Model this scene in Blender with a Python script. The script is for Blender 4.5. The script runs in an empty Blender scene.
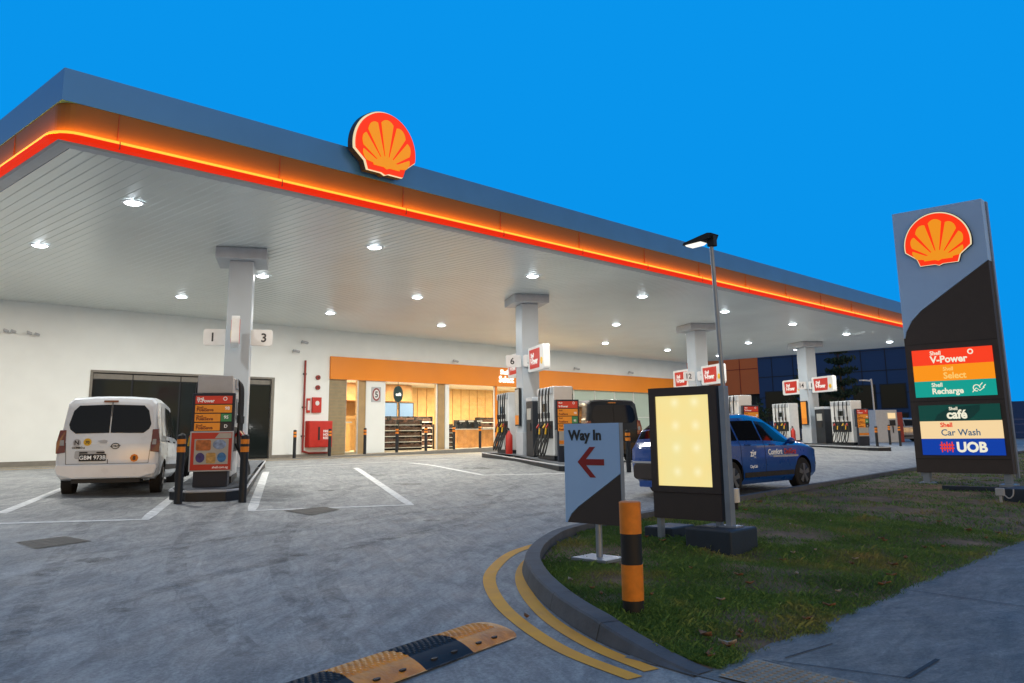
import bpy, math, random
import numpy as np
from mathutils import Matrix, Vector, Euler
random.seed(7)
PI = math.pi
S = bpy.context.scene
COL = S.collection

# ------------------------------------------------------------------ ground profile
def zg(y):
    """height of the concrete: level forecourt, ramp falling to the road"""
    if y > 21: return -0.86
    if y > 19:
        t = (21 - y) / 2.0
        return -0.86 - 0.035 * t * t * 0.5 * 2 / 2 * 2 * 0.5
    if y > -3: return -0.86 - 0.0175 - 0.035 * (19 - y)
    return -0.86 - 0.0175 - 0.035 * 22

# ------------------------------------------------------------------ materials
def mk(name):
    m = bpy.data.materials.new(name); m.use_nodes = True
    nt = m.node_tree; b = nt.nodes['Principled BSDF']
    return m, nt, b
def mat(name, col, rough=0.5, metal=0.0, emit=0.0, ecol=None, var=0.12, scale=6.0, bump=0.0, bscale=40.0, coat=0.0, spec=0.5):
    m, nt, b = mk(name)
    L = nt.links.new
    b.inputs['Roughness'].default_value = rough
    b.inputs['Metallic'].default_value = metal
    b.inputs['Specular IOR Level'].default_value = spec
    b.inputs['Coat Weight'].default_value = coat
    if coat: b.inputs['Coat Roughness'].default_value = 0.06
    tc = nt.nodes.new('ShaderNodeTexCoord')
    n = nt.nodes.new('ShaderNodeTexNoise'); n.inputs['Scale'].default_value = scale; n.inputs['Detail'].default_value = 6
    L(tc.outputs['Object'], n.inputs['Vector'])
    r = nt.nodes.new('ShaderNodeValToRGB'); r.color_ramp.elements[0].position = 0.3; r.color_ramp.elements[1].position = 0.72
    c = list(col[:3])
    r.color_ramp.elements[0].color = [max(0, x * (1 - var)) for x in c] + [1]
    r.color_ramp.elements[1].color = [min(1, x * (1 + var * .6)) for x in c] + [1]
    L(n.outputs['Fac'], r.inputs['Fac']); L(r.outputs['Color'], b.inputs['Base Color'])
    if var:
        mr = nt.nodes.new('ShaderNodeMapRange'); mr.inputs['To Min'].default_value = max(0.02, rough * .85); mr.inputs['To Max'].default_value = min(1, rough * 1.2)
        L(n.outputs['Fac'], mr.inputs['Value']); L(mr.outputs['Result'], b.inputs['Roughness'])
    if bump:
        n2 = nt.nodes.new('ShaderNodeTexNoise'); n2.inputs['Scale'].default_value = bscale; n2.inputs['Detail'].default_value = 8
        L(tc.outputs['Object'], n2.inputs['Vector'])
        bp = nt.nodes.new('ShaderNodeBump'); bp.inputs['Strength'].default_value = bump; bp.inputs['Distance'].default_value = 0.01
        L(n2.outputs['Fac'], bp.inputs['Height']); L(bp.outputs['Normal'], b.inputs['Normal'])
    if emit:
        b.inputs['Emission Color'].default_value = list((ecol or col)[:3]) + [1]
        b.inputs['Emission Strength'].default_value = emit
    return m
def srgb(r, g, b):
    f = lambda c: (c / 255 / 12.92) if c / 255 <= 0.04045 else ((c / 255 + 0.055) / 1.055) ** 2.4
    return (f(r), f(g), f(b))

def ground_mat(name, base, dark, streak_angle=0.5, warm=None):
    m, nt, b = mk(name); L = nt.links.new; N = nt.nodes.new
    tc = N('ShaderNodeTexCoord')
    def noise(scale, detail=8, rough=.6, stretch=(1, 1, 1), rot=0, dist=0):
        mp = N('ShaderNodeMapping'); mp.vector_type = 'TEXTURE'; mp.inputs['Scale'].default_value = [1 / q for q in stretch]; mp.inputs['Rotation'].default_value = (0, 0, rot)
        L(tc.outputs['Object'], mp.inputs['Vector'])
        n = N('ShaderNodeTexNoise'); n.inputs['Scale'].default_value = scale; n.inputs['Detail'].default_value = detail
        n.inputs['Roughness'].default_value = rough; n.inputs['Distortion'].default_value = dist
        L(mp.outputs['Vector'], n.inputs['Vector']); return n
    def ramp(src, p0, p1, c0, c1):
        r = N('ShaderNodeValToRGB'); e = r.color_ramp.elements
        e[0].position = p0; e[1].position = p1; e[0].color = (*c0, 1); e[1].color = (*c1, 1)
        L(src.outputs['Fac'], r.inputs['Fac']); return r
    def mix(a, c, fac=None, mode='MULTIPLY', f=1.0):
        x = N('ShaderNodeMix'); x.data_type = 'RGBA'; x.blend_type = mode; x.inputs['Factor'].default_value = f
        L(a, x.inputs['A']); L(c, x.inputs['B'])
        if fac is not None: L(fac, x.inputs['Factor'])
        return x.outputs['Result']
    big = ramp(noise(0.35, 6, .6, dist=.6), .35, .68, dark, base)
    med = ramp(noise(2.6, 10, .72, dist=1.3), .32, .68, (.82, .82, .83), (1.1, 1.1, 1.08))
    st = ramp(noise(1.3, 12, .78, (1, 4, 1), streak_angle, 1.2), .40, .62, (.66, .67, .69), (1.14, 1.14, 1.14))
    st2 = ramp(noise(.8, 12, .8, (1, 6, 1), streak_angle - .5, .8), .42, .58, (.76, .76, .78), (1.08, 1.08, 1.08))
    fine = ramp(noise(38, 5, .75), .32, .7, (.52, .52, .53), (1.32, 1.32, 1.3))
    spots = ramp(noise(6, 3, .5), .70, .76, (1, 1, 1), (.55, .55, .55))
    c = mix(big.outputs['Color'], med.outputs['Color']); c = mix(c, st.outputs['Color']); c = mix(c, st2.outputs['Color'])
    c = mix(c, fine.outputs['Color'], f=.75); c = mix(c, spots.outputs['Color'], f=.6)
    L(c, b.inputs['Base Color'])
    rr = N('ShaderNodeMapRange'); rr.inputs['To Min'].default_value = .45; rr.inputs['To Max'].default_value = .85
    L(noise(1.6, 8).outputs['Fac'], rr.inputs['Value']); L(rr.outputs['Result'], b.inputs['Roughness'])
    bp = N('ShaderNodeBump'); bp.inputs['Strength'].default_value = .35; bp.inputs['Distance'].default_value = .008
    L(noise(60, 10, .8).outputs['Fac'], bp.inputs['Height']); L(bp.outputs['Normal'], b.inputs['Normal'])
    return m

M = {}
M['concrete'] = ground_mat('forecourt_concrete', (.41, .415, .405), (.31, .32, .32), 1.0)
M['path'] = ground_mat('footpath_concrete', (.28, .265, .245), (.205, .195, .18), .1)
M['apron'] = ground_mat('walkway_concrete', (.42, .36, .27), (.33, .28, .21), 0)
M['earth'] = mat('bare_soil', (.17, .105, .055), .95, var=.6, scale=2.5, bump=.9, bscale=30)
M['kerbm'] = mat('kerb_concrete', (.105, .115, .13), .8, var=.3, scale=5, bump=.4)
M['white_line'] = mat('white_road_paint', (.74, .75, .74), .7, var=.3, scale=9)
M['yellow_line'] = mat('yellow_road_paint', (1.0, .42, .03), .7, var=.15, scale=5)
M['tactile'] = mat('tactile_paving', (.36, .31, .25), .85, var=.25, scale=5)
M['iron'] = mat('cast_iron', (.045, .042, .04), .6, .3, var=.4, scale=12, bump=.6, bscale=60)
M['wall'] = mat('white_render', (.80, .85, .85), .65, var=.04, scale=1.2)
M['plinth'] = mat('grey_plinth', (.2, .19, .17), .7)
M['soffit'] = mat('soffit_metal', (.70, .75, .75), .3, .35, var=.05, scale=.8)
M['silver'] = mat('silver_blue_panel', (.07, .26, .60), .38, .3, var=.08, scale=1.2)
M['fascia'] = mat('amber_fascia', (.20, .085, .006), .5, var=.06, scale=1.5)
M['red_led'] = mat('red_light_strip', (.3, .01, .004), .6, emit=.9, ecol=(.80, .022, .001), var=0, spec=.15)
M['amber_led'] = mat('amber_light_strip', (1, .4, .03), .4, emit=20, ecol=(1, .33, .003), var=0)
M['amber_led2'] = mat('amber_light_edge', (1, .4, .03), .4, emit=1.25, ecol=(1, .42, .03), var=0)
M['column'] = mat('white_column_panel', (.40, .46, .52), .4, var=.05, scale=1.5)
M['white'] = mat('white_painted_metal', (.72, .73, .73), .35, var=.06)
M['whitegrey'] = mat('light_grey_metal', (.45, .48, .52), .4, var=.08)
M['dark'] = mat('dark_grey_metal', (.014, .018, .025), .5, spec=.35, var=.15)
M['navy'] = mat('navy_metal', (.015, .024, .045), .5, spec=.35, var=.12)
M['black'] = mat('black_rubber', (.012, .012, .013), .6, var=.2)
M['redp'] = mat('red_paint', (.50, .022, .012), .4, var=.12)
M['redd'] = mat('dark_red_paint', (.26, .025, .02), .5, var=.15)
M['orange'] = mat('orange_paint', (.80, .24, .012), .5, var=.18, scale=14)
M['yellowp'] = mat('yellow_plastic', (.8, .48, .02), .4, var=.1)
M['green'] = mat('green_panel', (.02, .16, .07), .4, var=.08)
M['band'] = mat('orange_shop_band', (.82, .25, .003), .45, var=.05, scale=.6)
M['tan'] = mat('tan_cladding', (.42, .29, .14), .6, var=.15, scale=3)
M['khaki'] = mat('khaki_shutter', (.30, .25, .15), .55, var=.12)
M['wood'] = mat('warm_wood', (.52, .26, .09), .5, var=.3, scale=3)
M['woodl'] = mat('light_wood_wall', (.72, .44, .17), .5, var=.15, scale=4)
M['floor'] = mat('shop_floor_tile', (.5, .42, .32), .3, var=.1)
M['shelf'] = mat('dark_shelf_metal', (.02, .02, .022), .5)
M['good'] = mat('packaged_goods', (.10, .05, .035), .5, var=.8, scale=25)
M['screen'] = mat('menu_screen', (.1, .16, .25), .3, emit=.45, ecol=srgb(150, 195, 250), var=0)
M['lit_white'] = mat('lit_white_sign', (.9, .9, .9), .4, emit=1.1, ecol=(1, .95, .85), var=0)
M['ledlens'] = mat('downlight_lens', (1, 1, 1), .4, emit=14, ecol=(.86, .94, 1), var=0)
M['warmlens'] = mat('warm_lamp_lens', (1, 1, 1), .4, emit=5, ecol=(1, .85, .6), var=0)
M['dirtwhite'] = mat('white_van_paint', (.78, .84, .90), .28, coat=.6, var=.06, scale=3)
M['blue_car'] = mat('blue_car_paint', (.003, .07, .36), .28, coat=.9, var=.04)
M['black_car'] = mat('black_car_paint', (.004, .004, .005), .3, coat=.25, spec=.3, var=.04)
M['grey_car'] = mat('silver_car_paint', (.35, .37, .4), .25, .3, coat=.8, var=.04)
M['carglass'] = mat('tinted_car_glass', (.003, .005, .009), .05, var=0, spec=.3)
M['tyre'] = mat('tyre_rubber', (.014, .014, .015), .8, var=.2)
M['alloy'] = mat('wheel_alloy', (.25, .26, .28), .35, .7, var=.1)
M['taillamp'] = mat('red_lamp_lens', (.13, .006, .006), .2, coat=.4, var=.1)
M['lampw'] = mat('clear_lamp_lens', (.3, .3, .32), .12, coat=.8, var=.1)
M['blocknavy'] = mat('dark_painted_block', (.018, .032, .055), .6, var=.2, bump=.2)
M['blueb'] = mat('blue_cladding', (.006, .05, .19), .5, var=.1, scale=.3)
M['orangeb'] = mat('rust_orange_cladding', (.62, .17, .055), .6, var=.08, scale=.3)
M['darkwin'] = mat('dark_window_glass', (.010, .014, .014), .08, var=0, spec=.35)
M['leafg'] = mat('dark_conifer_needles', (.018, .045, .025), .8, var=.4, scale=2)
M['bark'] = mat('tree_bark', (.07, .05, .035), .9, var=.3)
M['dryleaf'] = mat('dry_leaf', (.28, .15, .08), .8, var=.5, scale=20)
M['paleleaf'] = mat('pale_dry_leaf', (.42, .36, .3), .8, var=.3, scale=20)
M['skin'] = mat('skin_tone', (.42, .24, .16), .6, var=.05)
M['cloth'] = mat('dark_shirt_cloth', (.03, .03, .035), .8, var=.2)
M['postm'] = mat('galvanised_post', (.28, .33, .40), .4, .4, var=.12)
M['brownbox'] = mat('brown_grey_cabinet', (.055, .047, .046), .55, spec=.35, var=.08)
M['signblue'] = mat('silver_blue_sign_face', (.36, .60, 1.0), .42, var=.04, scale=2)
M['arrow'] = mat('maroon_arrow_paint', (.27, .012, .012), .5, var=.08)
M['poster'] = mat('poster_paper', (.4, .4, .38), .4, var=.1)
M['rubyellow'] = mat('yellow_rubber', (.88, .33, .025), .4, var=.35, scale=9, bump=.4)

def glass_mat():
    m = bpy.data.materials.new('clear_window_glass'); m.use_nodes = True; nt = m.node_tree
    nt.nodes.clear(); N = nt.nodes.new; L = nt.links.new
    o = N('ShaderNodeOutputMaterial'); mx = N('ShaderNodeMixShader'); t = N('ShaderNodeBsdfTransparent'); g = N('ShaderNodeBsdfGlossy')
    fr = N('ShaderNodeFresnel'); fr.inputs['IOR'].default_value = 1.45
    t.inputs['Color'].default_value = (.93, .95, .93, 1); g.inputs['Roughness'].default_value = .02
    ge = N('ShaderNodeNewGeometry'); mt = N('ShaderNodeMath'); mt.operation = 'SUBTRACT'; mt.inputs[0].default_value = 1; L(ge.outputs['Backfacing'], mt.inputs[1]); ml = N('ShaderNodeMath'); ml.operation = 'MULTIPLY'; L(fr.outputs[0], ml.inputs[0]); L(mt.outputs[0], ml.inputs[1]); L(ml.outputs[0], mx.inputs[0]); L(t.outputs[0], mx.inputs[1]); L(g.outputs[0], mx.inputs[2]); L(mx.outputs[0], o.inputs[0])
    return m
M['glass'] = glass_mat()
def frosted():
    return mat('frosted_pale_glass', (.42, .52, .46), .25, var=.05, scale=.5)
M['frost'] = frosted()
def lit(name, rgb, s=.9):
    c = srgb(*rgb); return mat(name, tuple(x * .18 for x in c), .45, emit=s, ecol=c, var=0)
M['l_red'] = lit('lit_red_panel', (255, 62, 25)); M['l_org'] = lit('lit_orange_panel', (255, 150, 10)); M['l_teal'] = lit('lit_teal_panel', (0, 160, 145))
M['l_grn'] = lit('lit_dark_green_panel', (0, 66, 58)); M['l_grn2'] = lit('lit_deep_green_leaf', (0, 48, 44)); M['l_cream'] = lit('lit_cream_panel', (250, 218, 165)); M['l_blue'] = lit('lit_blue_panel', (0, 60, 165))
M['l_txt'] = lit('lit_white_letters', (245, 240, 215)); M['l_txty'] = lit('lit_pale_orange_letters', (255, 205, 110)); M['l_txtr'] = lit('lit_red_letters', (235, 60, 35)); M['l_txtb'] = lit('lit_blue_grey_letters', (60, 95, 125))
M['e_red'] = lit('emblem_red', (255, 50, 2), .95); M['e_yel'] = lit('emblem_yellow', (243, 148, 18), .92); M['e_wht'] = lit('emblem_white_edge', (235, 225, 185), .9)
M['blade_red'] = lit('sign_red_face', (215, 40, 24), .6)
M['grade_or'] = mat('orange_grade_panel', (.78, .27, .02), .4, emit=.12, var=.05)
M['grade_red'] = mat('red_grade_panel', (.6, .03, .02), .4, emit=.12, var=.05)
M['grade_gr'] = mat('green_grade_panel', (.02, .22, .09), .4, emit=.1, var=.05)
M['txt_dark'] = mat('dark_lettering', (.02, .022, .03), .5, var=0)
M['txt_brown'] = mat('brown_lettering', (.22, .04, .01), .5, var=0)
M['txt_white'] = mat('white_lettering', (.8, .8, .78), .5, emit=.15, var=0)
M['txt_red'] = mat('red_lettering', (.6, .05, .03), .5, var=0)

def lightbox_mat():
    m, nt, b = mk('backlit_cream_film'); N = nt.nodes.new; L = nt.links.new
    tc = N('ShaderNodeTexCoord'); sep = N('ShaderNodeSeparateXYZ'); L(tc.outputs['Object'], sep.inputs[0])
    acc = None
    def math(op, a, c=None, clamp=False):
        n = N('ShaderNodeMath'); n.operation = op; n.use_clamp = clamp
        for i, v in enumerate((a, c)):
            if v is None: continue
            if isinstance(v, (int, float)): n.inputs[i].default_value = v
            else: L(v, n.inputs[i])
        return n.outputs[0]
    for zx in (-.12, .17):
        for zz in (.36, .075, -.20, -.49):
            dx = math('SUBTRACT', sep.outputs['X'], zx); dz = math('SUBTRACT', sep.outputs['Z'], zz)
            d = math('SQRT', math('ADD', math('MULTIPLY', dx, dx), math('MULTIPLY', dz, dz)))
            v = math('SUBTRACT', 1, math('DIVIDE', d, .10), True)
            v = math('POWER', v, 1.6)
            acc = v if acc is None else math('ADD', acc, v)
    n = N('ShaderNodeTexNoise'); n.inputs['Scale'].default_value = 3; L(tc.outputs['Object'], n.inputs['Vector'])
    mx0 = N('ShaderNodeMix'); mx0.data_type = 'RGBA'; L(n.outputs['Fac'], mx0.inputs['Factor'])
    mx0.inputs['A'].default_value = (*srgb(246, 214, 128), 1); mx0.inputs['B'].default_value = (*srgb(232, 222, 150), 1)
    mx = N('ShaderNodeMix'); mx.data_type = 'RGBA'; L(math('MULTIPLY', acc, .6, True), mx.inputs['Factor']); L(mx0.outputs['Result'], mx.inputs['A'])
    mx.inputs['B'].default_value = (*srgb(255, 250, 205), 1)
    L(mx.outputs['Result'], b.inputs['Emission Color']); b.inputs['Emission Strength'].default_value = .98
    b.inputs['Base Color'].default_value = (.3, .3, .25, 1); b.inputs['Roughness'].default_value = .3
    return m
M['lightfilm'] = lightbox_mat()
def grass_mat():
    m, nt, b = mk('grass_blades'); N = nt.nodes.new; L = nt.links.new
    tc = N('ShaderNodeTexCoord'); n = N('ShaderNodeTexNoise'); n.inputs['Scale'].default_value = 1.1; n.inputs['Detail'].default_value = 7
    L(tc.outputs['Object'], n.inputs['Vector'])
    r = N('ShaderNodeValToRGB'); e = r.color_ramp.elements
    e[0].position = .3; e[0].color = (.055, .13, .03, 1); e[1].position = .84; e[1].color = (.36, .23, .10, 1)
    k = r.color_ramp.elements.new(.52); k.color = (.10, .21, .045, 1)
    L(n.outputs['Fac'], r.inputs['Fac'])
    n2 = N('ShaderNodeTexNoise'); n2.inputs['Scale'].default_value = 60; L(tc.outputs['Object'], n2.inputs['Vector'])
    mx = N('ShaderNodeMix'); mx.data_type = 'RGBA'; mx.blend_type = 'MULTIPLY'; mx.inputs['Factor'].default_value = .8
    r2 = N('ShaderNodeValToRGB'); r2.color_ramp.elements[0].color = (.4, .4, .4, 1); r2.color_ramp.elements[1].color = (1.5, 1.5, 1.3, 1)
    L(n2.outputs['Fac'], r2.inputs['Fac']); L(r.outputs['Color'], mx.inputs['A']); L(r2.outputs['Color'], mx.inputs['B'])
    L(mx.outputs['Result'], b.inputs['Base Color']); b.inputs['Roughness'].default_value = .65
    return m
M['grass'] = grass_mat()

# ------------------------------------------------------------------ mesh helpers
class MB:
    def __init__(s): s.v = []; s.f = []; s.sm = False
    def add(s, vs, fs):
        o = len(s.v); s.v += [tuple(map(float, v)) for v in vs]; s.f += [[o + i for i in f] for f in fs]; return s
    def box(s, x0, x1, y0, y1, z0, z1):
        return s.add([(x, y, z) for x in (x0, x1) for y in (y0, y1) for z in (z0, z1)],
                     [(0, 1, 3, 2), (4, 6, 7, 5), (0, 4, 5, 1), (2, 3, 7, 6), (0, 2, 6, 4), (1, 5, 7, 3)])
    def tube(s, pts, r, n=8, cap=True):
        pts = [Vector(p) for p in pts]; rs = r if isinstance(r, (list, tuple)) else [r] * len(pts)
        o = len(s.v); up = None
        for i, p in enumerate(pts):
            d = (pts[min(i + 1, len(pts) - 1)] - pts[max(i - 1, 0)]).normalized()
            if up is None: up = Vector((0, 0, 1)) if abs(d.z) < .9 else Vector((1, 0, 0))
            a = d.cross(up)
            if a.length < 1e-4: a = d.cross(Vector((0, 1, 0)))
            a.normalize(); b = a.cross(d).normalized(); up = b
            for k in range(n):
                t = 2 * PI * k / n; q = p + (a * math.cos(t) + b * math.sin(t)) * rs[i]; s.v.append(tuple(q))
        for i in range(len(pts) - 1):
            for k in range(n):
                s.f.append([o + i * n + k, o + i * n + (k + 1) % n, o + (i + 1) * n + (k + 1) % n, o + (i + 1) * n + k])
        if cap:
            s.f.append([o + k for k in range(n)][::-1]); s.f.append([o + (len(pts) - 1) * n + k for k in range(n)])
        s.sm = True
        return s
    def prism(s, poly, y0, y1):
        """polygon in (x,z) extruded in y (front is the smaller y)"""
        n = len(poly)
        area = sum(poly[i][0] * poly[(i + 1) % n][1] - poly[(i + 1) % n][0] * poly[i][1] for i in range(n))
        if area < 0: poly = poly[::-1]
        return s.add([(p[0], y0, p[1]) for p in poly] + [(p[0], y1, p[1]) for p in poly],
                     [list(range(n)), list(range(n, 2 * n))[::-1]] + [[i, i + n, (i + 1) % n + n, (i + 1) % n] for i in range(n)])
    def slab(s, poly, z0, z1):
        """polygon in (x,y) extruded in z"""
        n = len(poly)
        area = sum(poly[i][0] * poly[(i + 1) % n][1] - poly[(i + 1) % n][0] * poly[i][1] for i in range(n))
        if area < 0: poly = poly[::-1]
        return s.add([(p[0], p[1], z0) for p in poly] + [(p[0], p[1], z1) for p in poly],
                     [list(range(n))[::-1], list(range(n, 2 * n))] + [[i, (i + 1) % n, (i + 1) % n + n, i + n] for i in range(n)])
    def ball(s, c, r, nu=10, nv=7, sc=(1, 1, 1)):
        o = len(s.v)
        for j in range(nv + 1):
            ph = PI * j / nv
            for i in range(nu):
                t = 2 * PI * i / nu
                s.v.append((c[0] + r * sc[0] * math.sin(ph) * math.cos(t), c[1] + r * sc[1] * math.sin(ph) * math.sin(t), c[2] + r * sc[2] * math.cos(ph)))
        for j in range(nv):
            for i in range(nu): s.f.append([o + j * nu + i, o + (j + 1) * nu + i, o + (j + 1) * nu + (i + 1) % nu, o + j * nu + (i + 1) % nu])
        s.sm = True; return s
    def mesh(s, name, m, smooth=None):
        me = bpy.data.meshes.new(name); me.from_pydata(s.v, [], s.f); me.validate(); me.update()
        me.materials.append(m)
        if (s.sm if smooth is None else smooth): me.shade_smooth()
        return me
    def build(s, name, m, parent=None, bevel=0, smooth=None):
        me = s.mesh(name, m, smooth); o = bpy.data.objects.new(name, me); COL.objects.link(o)
        if s.sm and smooth is None:
            try: me.set_sharp_from_angle(angle=math.radians(40))
            except Exception: pass
        if parent is not None: o.parent = parent
        if bevel:
            b = o.modifiers.new('bevel', 'BEVEL'); b.width = bevel; b.segments = 2; b.limit_method = 'ANGLE'; b.angle_limit = math.radians(35)
        return o
def rrect(x0, x1, z0, z1, r, n=5):
    p = []
    for cx, cz, a in ((x1 - r, z1 - r, 0), (x0 + r, z1 - r, 90), (x0 + r, z0 + r, 180), (x1 - r, z0 + r, 270)):
        for k in range(n + 1):
            t = math.radians(a + 90 * k / n); p.append((cx + r * math.cos(t), cz + r * math.sin(t)))
    return p
def circ(cx, cz, r, n=20, rz=None): return [(cx + r * math.cos(2 * PI * k / n), cz + (rz or r) * math.sin(2 * PI * k / n)) for k in range(n)]
def tag(o, label=None, cat=None, group=None, kind=None):
    if label: o['label'] = label
    if cat: o['category'] = cat
    if group: o['group'] = group
    if kind: o['kind'] = kind
    return o
def thing(name, label, cat, loc=(0, 0, 0), rz=0, group=None):
    o = bpy.data.objects.new(name, None); COL.objects.link(o); o.empty_display_size = .2
    o.location = loc; o.rotation_euler = (0, 0, rz); return tag(o, label, cat, group)
def struct(name, mb, m): o = mb.build(name, m); o['kind'] = 'structure'; return o
def children(o): return [c for c in list(bpy.data.objects) if c.parent == o]
def dup(root, loc, rz=None, label=None, group=None):
    def rec(o, parent):
        c = o.copy(); COL.objects.link(c)
        if parent is not None: c.parent = parent
        for ch in children(o): rec(ch, c)
        return c
    r = rec(root, None); r.location = loc
    if rz is not None: r.rotation_euler = (0, 0, rz)
    if label: r['label'] = label
    if group: r['group'] = group
    return r
def text(name, s, x, z, size, m, parent, y=-.004, align='LEFT', bold=.0, depth=.004, shear=0, sx=1.0, fn=None):
    cu = bpy.data.curves.new('t', 'FONT'); cu.body = s; cu.size = size; cu.align_x = align; cu.offset = bold * size
    cu.extrude = depth / 2; cu.resolution_u = 3; cu.shear = shear
    t = bpy.data.objects.new('t', cu); COL.objects.link(t); bpy.context.view_layer.update()
    me = bpy.data.meshes.new_from_object(t.evaluated_get(bpy.context.evaluated_depsgraph_get()))
    bpy.data.objects.remove(t); bpy.data.curves.remove(cu)
    for v in me.vertices:
        px, pz, d = v.co.x * sx, v.co.y, v.co.z
        v.co = (x + px, y - d, z + pz)
        if fn: v.co = fn(v.co)
    me.materials.clear(); me.materials.append(m); me.name = name
    o = bpy.data.objects.new(name, me); COL.objects.link(o); o.parent = parent; return o
def ribbon(name, pts, w, m, dz=.004, step=.5):
    mb = MB(); P = [Vector((p[0], p[1])) for p in pts]; Q = [P[0]]
    for a, b in zip(P[:-1], P[1:]):
        n = max(1, int((b - a).length / step))
        for k in range(1, n + 1): Q.append(a.lerp(b, k / n))
    vs = []
    for i, p in enumerate(Q):
        d = (Q[min(i + 1, len(Q) - 1)] - Q[max(0, i - 1)]).normalized(); nrm = Vector((-d.y, d.x)) * w / 2
        for q in (p + nrm, p - nrm): vs.append((q.x, q.y, zg(q.y) + dz))
    mb.add(vs, [(2 * i, 2 * i + 1, 2 * i + 3, 2 * i + 2) for i in range(len(Q) - 1)])
    return struct(name, mb, m)
def smooth_poly(pts, n=6):
    out = []
    for i in range(len(pts) - 1):
        p0 = pts[max(0, i - 1)]; p1 = pts[i]; p2 = pts[i + 1]; p3 = pts[min(len(pts) - 1, i + 2)]
        for k in range(n):
            t = k / n
            out.append(tuple(.5 * ((2 * b) + (-a + c) * t + (2 * a - 5 * b + 4 * c - d) * t * t + (-a + 3 * b - 3 * c + d) * t ** 3) for a, b, c, d in zip(p0, p1, p2, p3)))
    out.append(pts[-1]); return out
ORD = ['first', 'second', 'third', 'fourth', 'fifth', 'sixth', 'seventh', 'eighth', 'ninth']

# ------------------------------------------------------------------ ground
ys = [-400, -60, -20, -8, -3] + [-3 + .5 * k for k in range(1, 50)] + [30, 60, 120, 500]
xs = [-400, -60, -20, -5, 0, 5, 10, 20, 30, 45, 60, 90, 150, 600]
mb = MB(); mb.add([(x, y, zg(y)) for y in ys for x in xs], [(j * len(xs) + i, j * len(xs) + i + 1, (j + 1) * len(xs) + i + 1, (j + 1) * len(xs) + i) for j in range(len(ys) - 1) for i in range(len(xs) - 1)])
struct('ground', mb, M['concrete'])

# kerb line (outer top edge of the grass verge)
KB = smooth_poly([(4.66, 2.96), (4.72, 3.35), (4.92, 3.95), (5.35, 4.7), (5.95, 5.5), (6.62, 6.18), (7.55, 6.82), (8.6, 7.27), (10.6, 7.56), (14.3, 7.92), (17.7, 8.23), (28, 9.1), (60, 11.5)], 8)
def ktop(x):
    for a, b in zip(KB[:-1], KB[1:]):
        if a[0] <= x <= b[0]: return a[1] + (b[1] - a[1]) * (x - a[0]) / max(1e-6, b[0] - a[0])
    return KB[-1][1]
def rise(y): return min(.13, max(.012, (y - 2.9) * .12))
mb = MB(); W = .15; prof = []
for i, p in enumerate(KB):
    a = KB[max(0, i - 1)]; b = KB[min(len(KB) - 1, i + 1)]; d = Vector((b[0] - a[0], b[1] - a[1])).normalized(); n = Vector((d.y, -d.x))
    z0 = zg(p[1]); h = rise(p[1]); o = Vector(p[:2]) - n * .03; q = Vector(p[:2]); r = q + n * W
    prof += [(o.x, o.y, z0 - .05), (o.x, o.y, z0 + .01), (q.x, q.y, z0 + h - .012), (q.x + n.x * .015, q.y + n.y * .015, z0 + h), (r.x, r.y, zg(p[1]) + h), (r.x, r.y, z0 - .05)]
k = 6
mb.add(prof, [(i * k + j, i * k + j + 1, (i + 1) * k + j + 1, (i + 1) * k + j) for i in range(len(KB) - 1) for j in range(k - 1)])
struct('kerb', mb, M['kerbm'])
mb = MB(); acc = 0
for i in range(1, len(KB) - 1):
    acc += math.dist(KB[i], KB[i - 1])
    if acc < .9: continue
    acc = 0; p = KB[i]; d = Vector((KB[i + 1][0] - KB[i - 1][0], KB[i + 1][1] - KB[i - 1][1])).normalized(); row = prof[i * 6:i * 6 + 5]; o_ = len(mb.v)
    for j, q in enumerate(row):
        ex = (-.0015 if j < 3 else 0); nx, ny = d.y * ex, -d.x * ex
        for sg in (-.005, .005): mb.v.append((q[0] + nx + d.x * sg, q[1] + ny + d.y * sg, q[2] + (.0015 if j > 1 else 0)))
    mb.f += [[o_ + 2 * j, o_ + 2 * j + 1, o_ + 2 * j + 3, o_ + 2 * j + 2] for j in range(4)]
struct('kerb_joints', mb, M['black'])

def pedge(x):
    return 2.97 + .02 * (x - 4.8) * .6 + .014 * math.sin(x * 2.3) * (1 if x > 5 else .2) + .012 * math.sin(x * 6.1 + 1) + .012 * math.sin(x * 17) - (.13 * math.exp(-((x - 6.2) / .2) ** 2))
def vz(x, y):
    t = min(1, max(0, (y - pedge(x)) / 1.2))
    e = min(1, max(0, (ktop(x) - y) / .8))
    return zg(y) + .015 + .05 * t - .02 * t * (1 - e) + .014 * math.sin(x * 3.1 + y * 2.2) * t * e + .012 * math.sin(x * 7 - y * 5) * t * e
mb = MB(); xs = [4.78 + .08 * k for k in range(0, 110)]
while xs[-1] < 60: xs.append(xs[-1] * 1.03)
NR = 40; vs = []
for x in xs:
    y0 = pedge(x); y1 = max(ktop(x) - (W if x > 8.5 else W * 1.35), y0 + .02)
    for j in range(NR + 1):
        t = j / NR; y = y0 + (y1 - y0) * t; vs.append((x, y, vz(x, y) - .004))
mb.add(vs, [(i * (NR + 1) + j, (i + 1) * (NR + 1) + j, (i + 1) * (NR + 1) + j + 1, i * (NR + 1) + j + 1) for i in range(len(xs) - 1) for j in range(NR)])
struct('soil', mb, M['earth']).data.shade_smooth()

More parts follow.
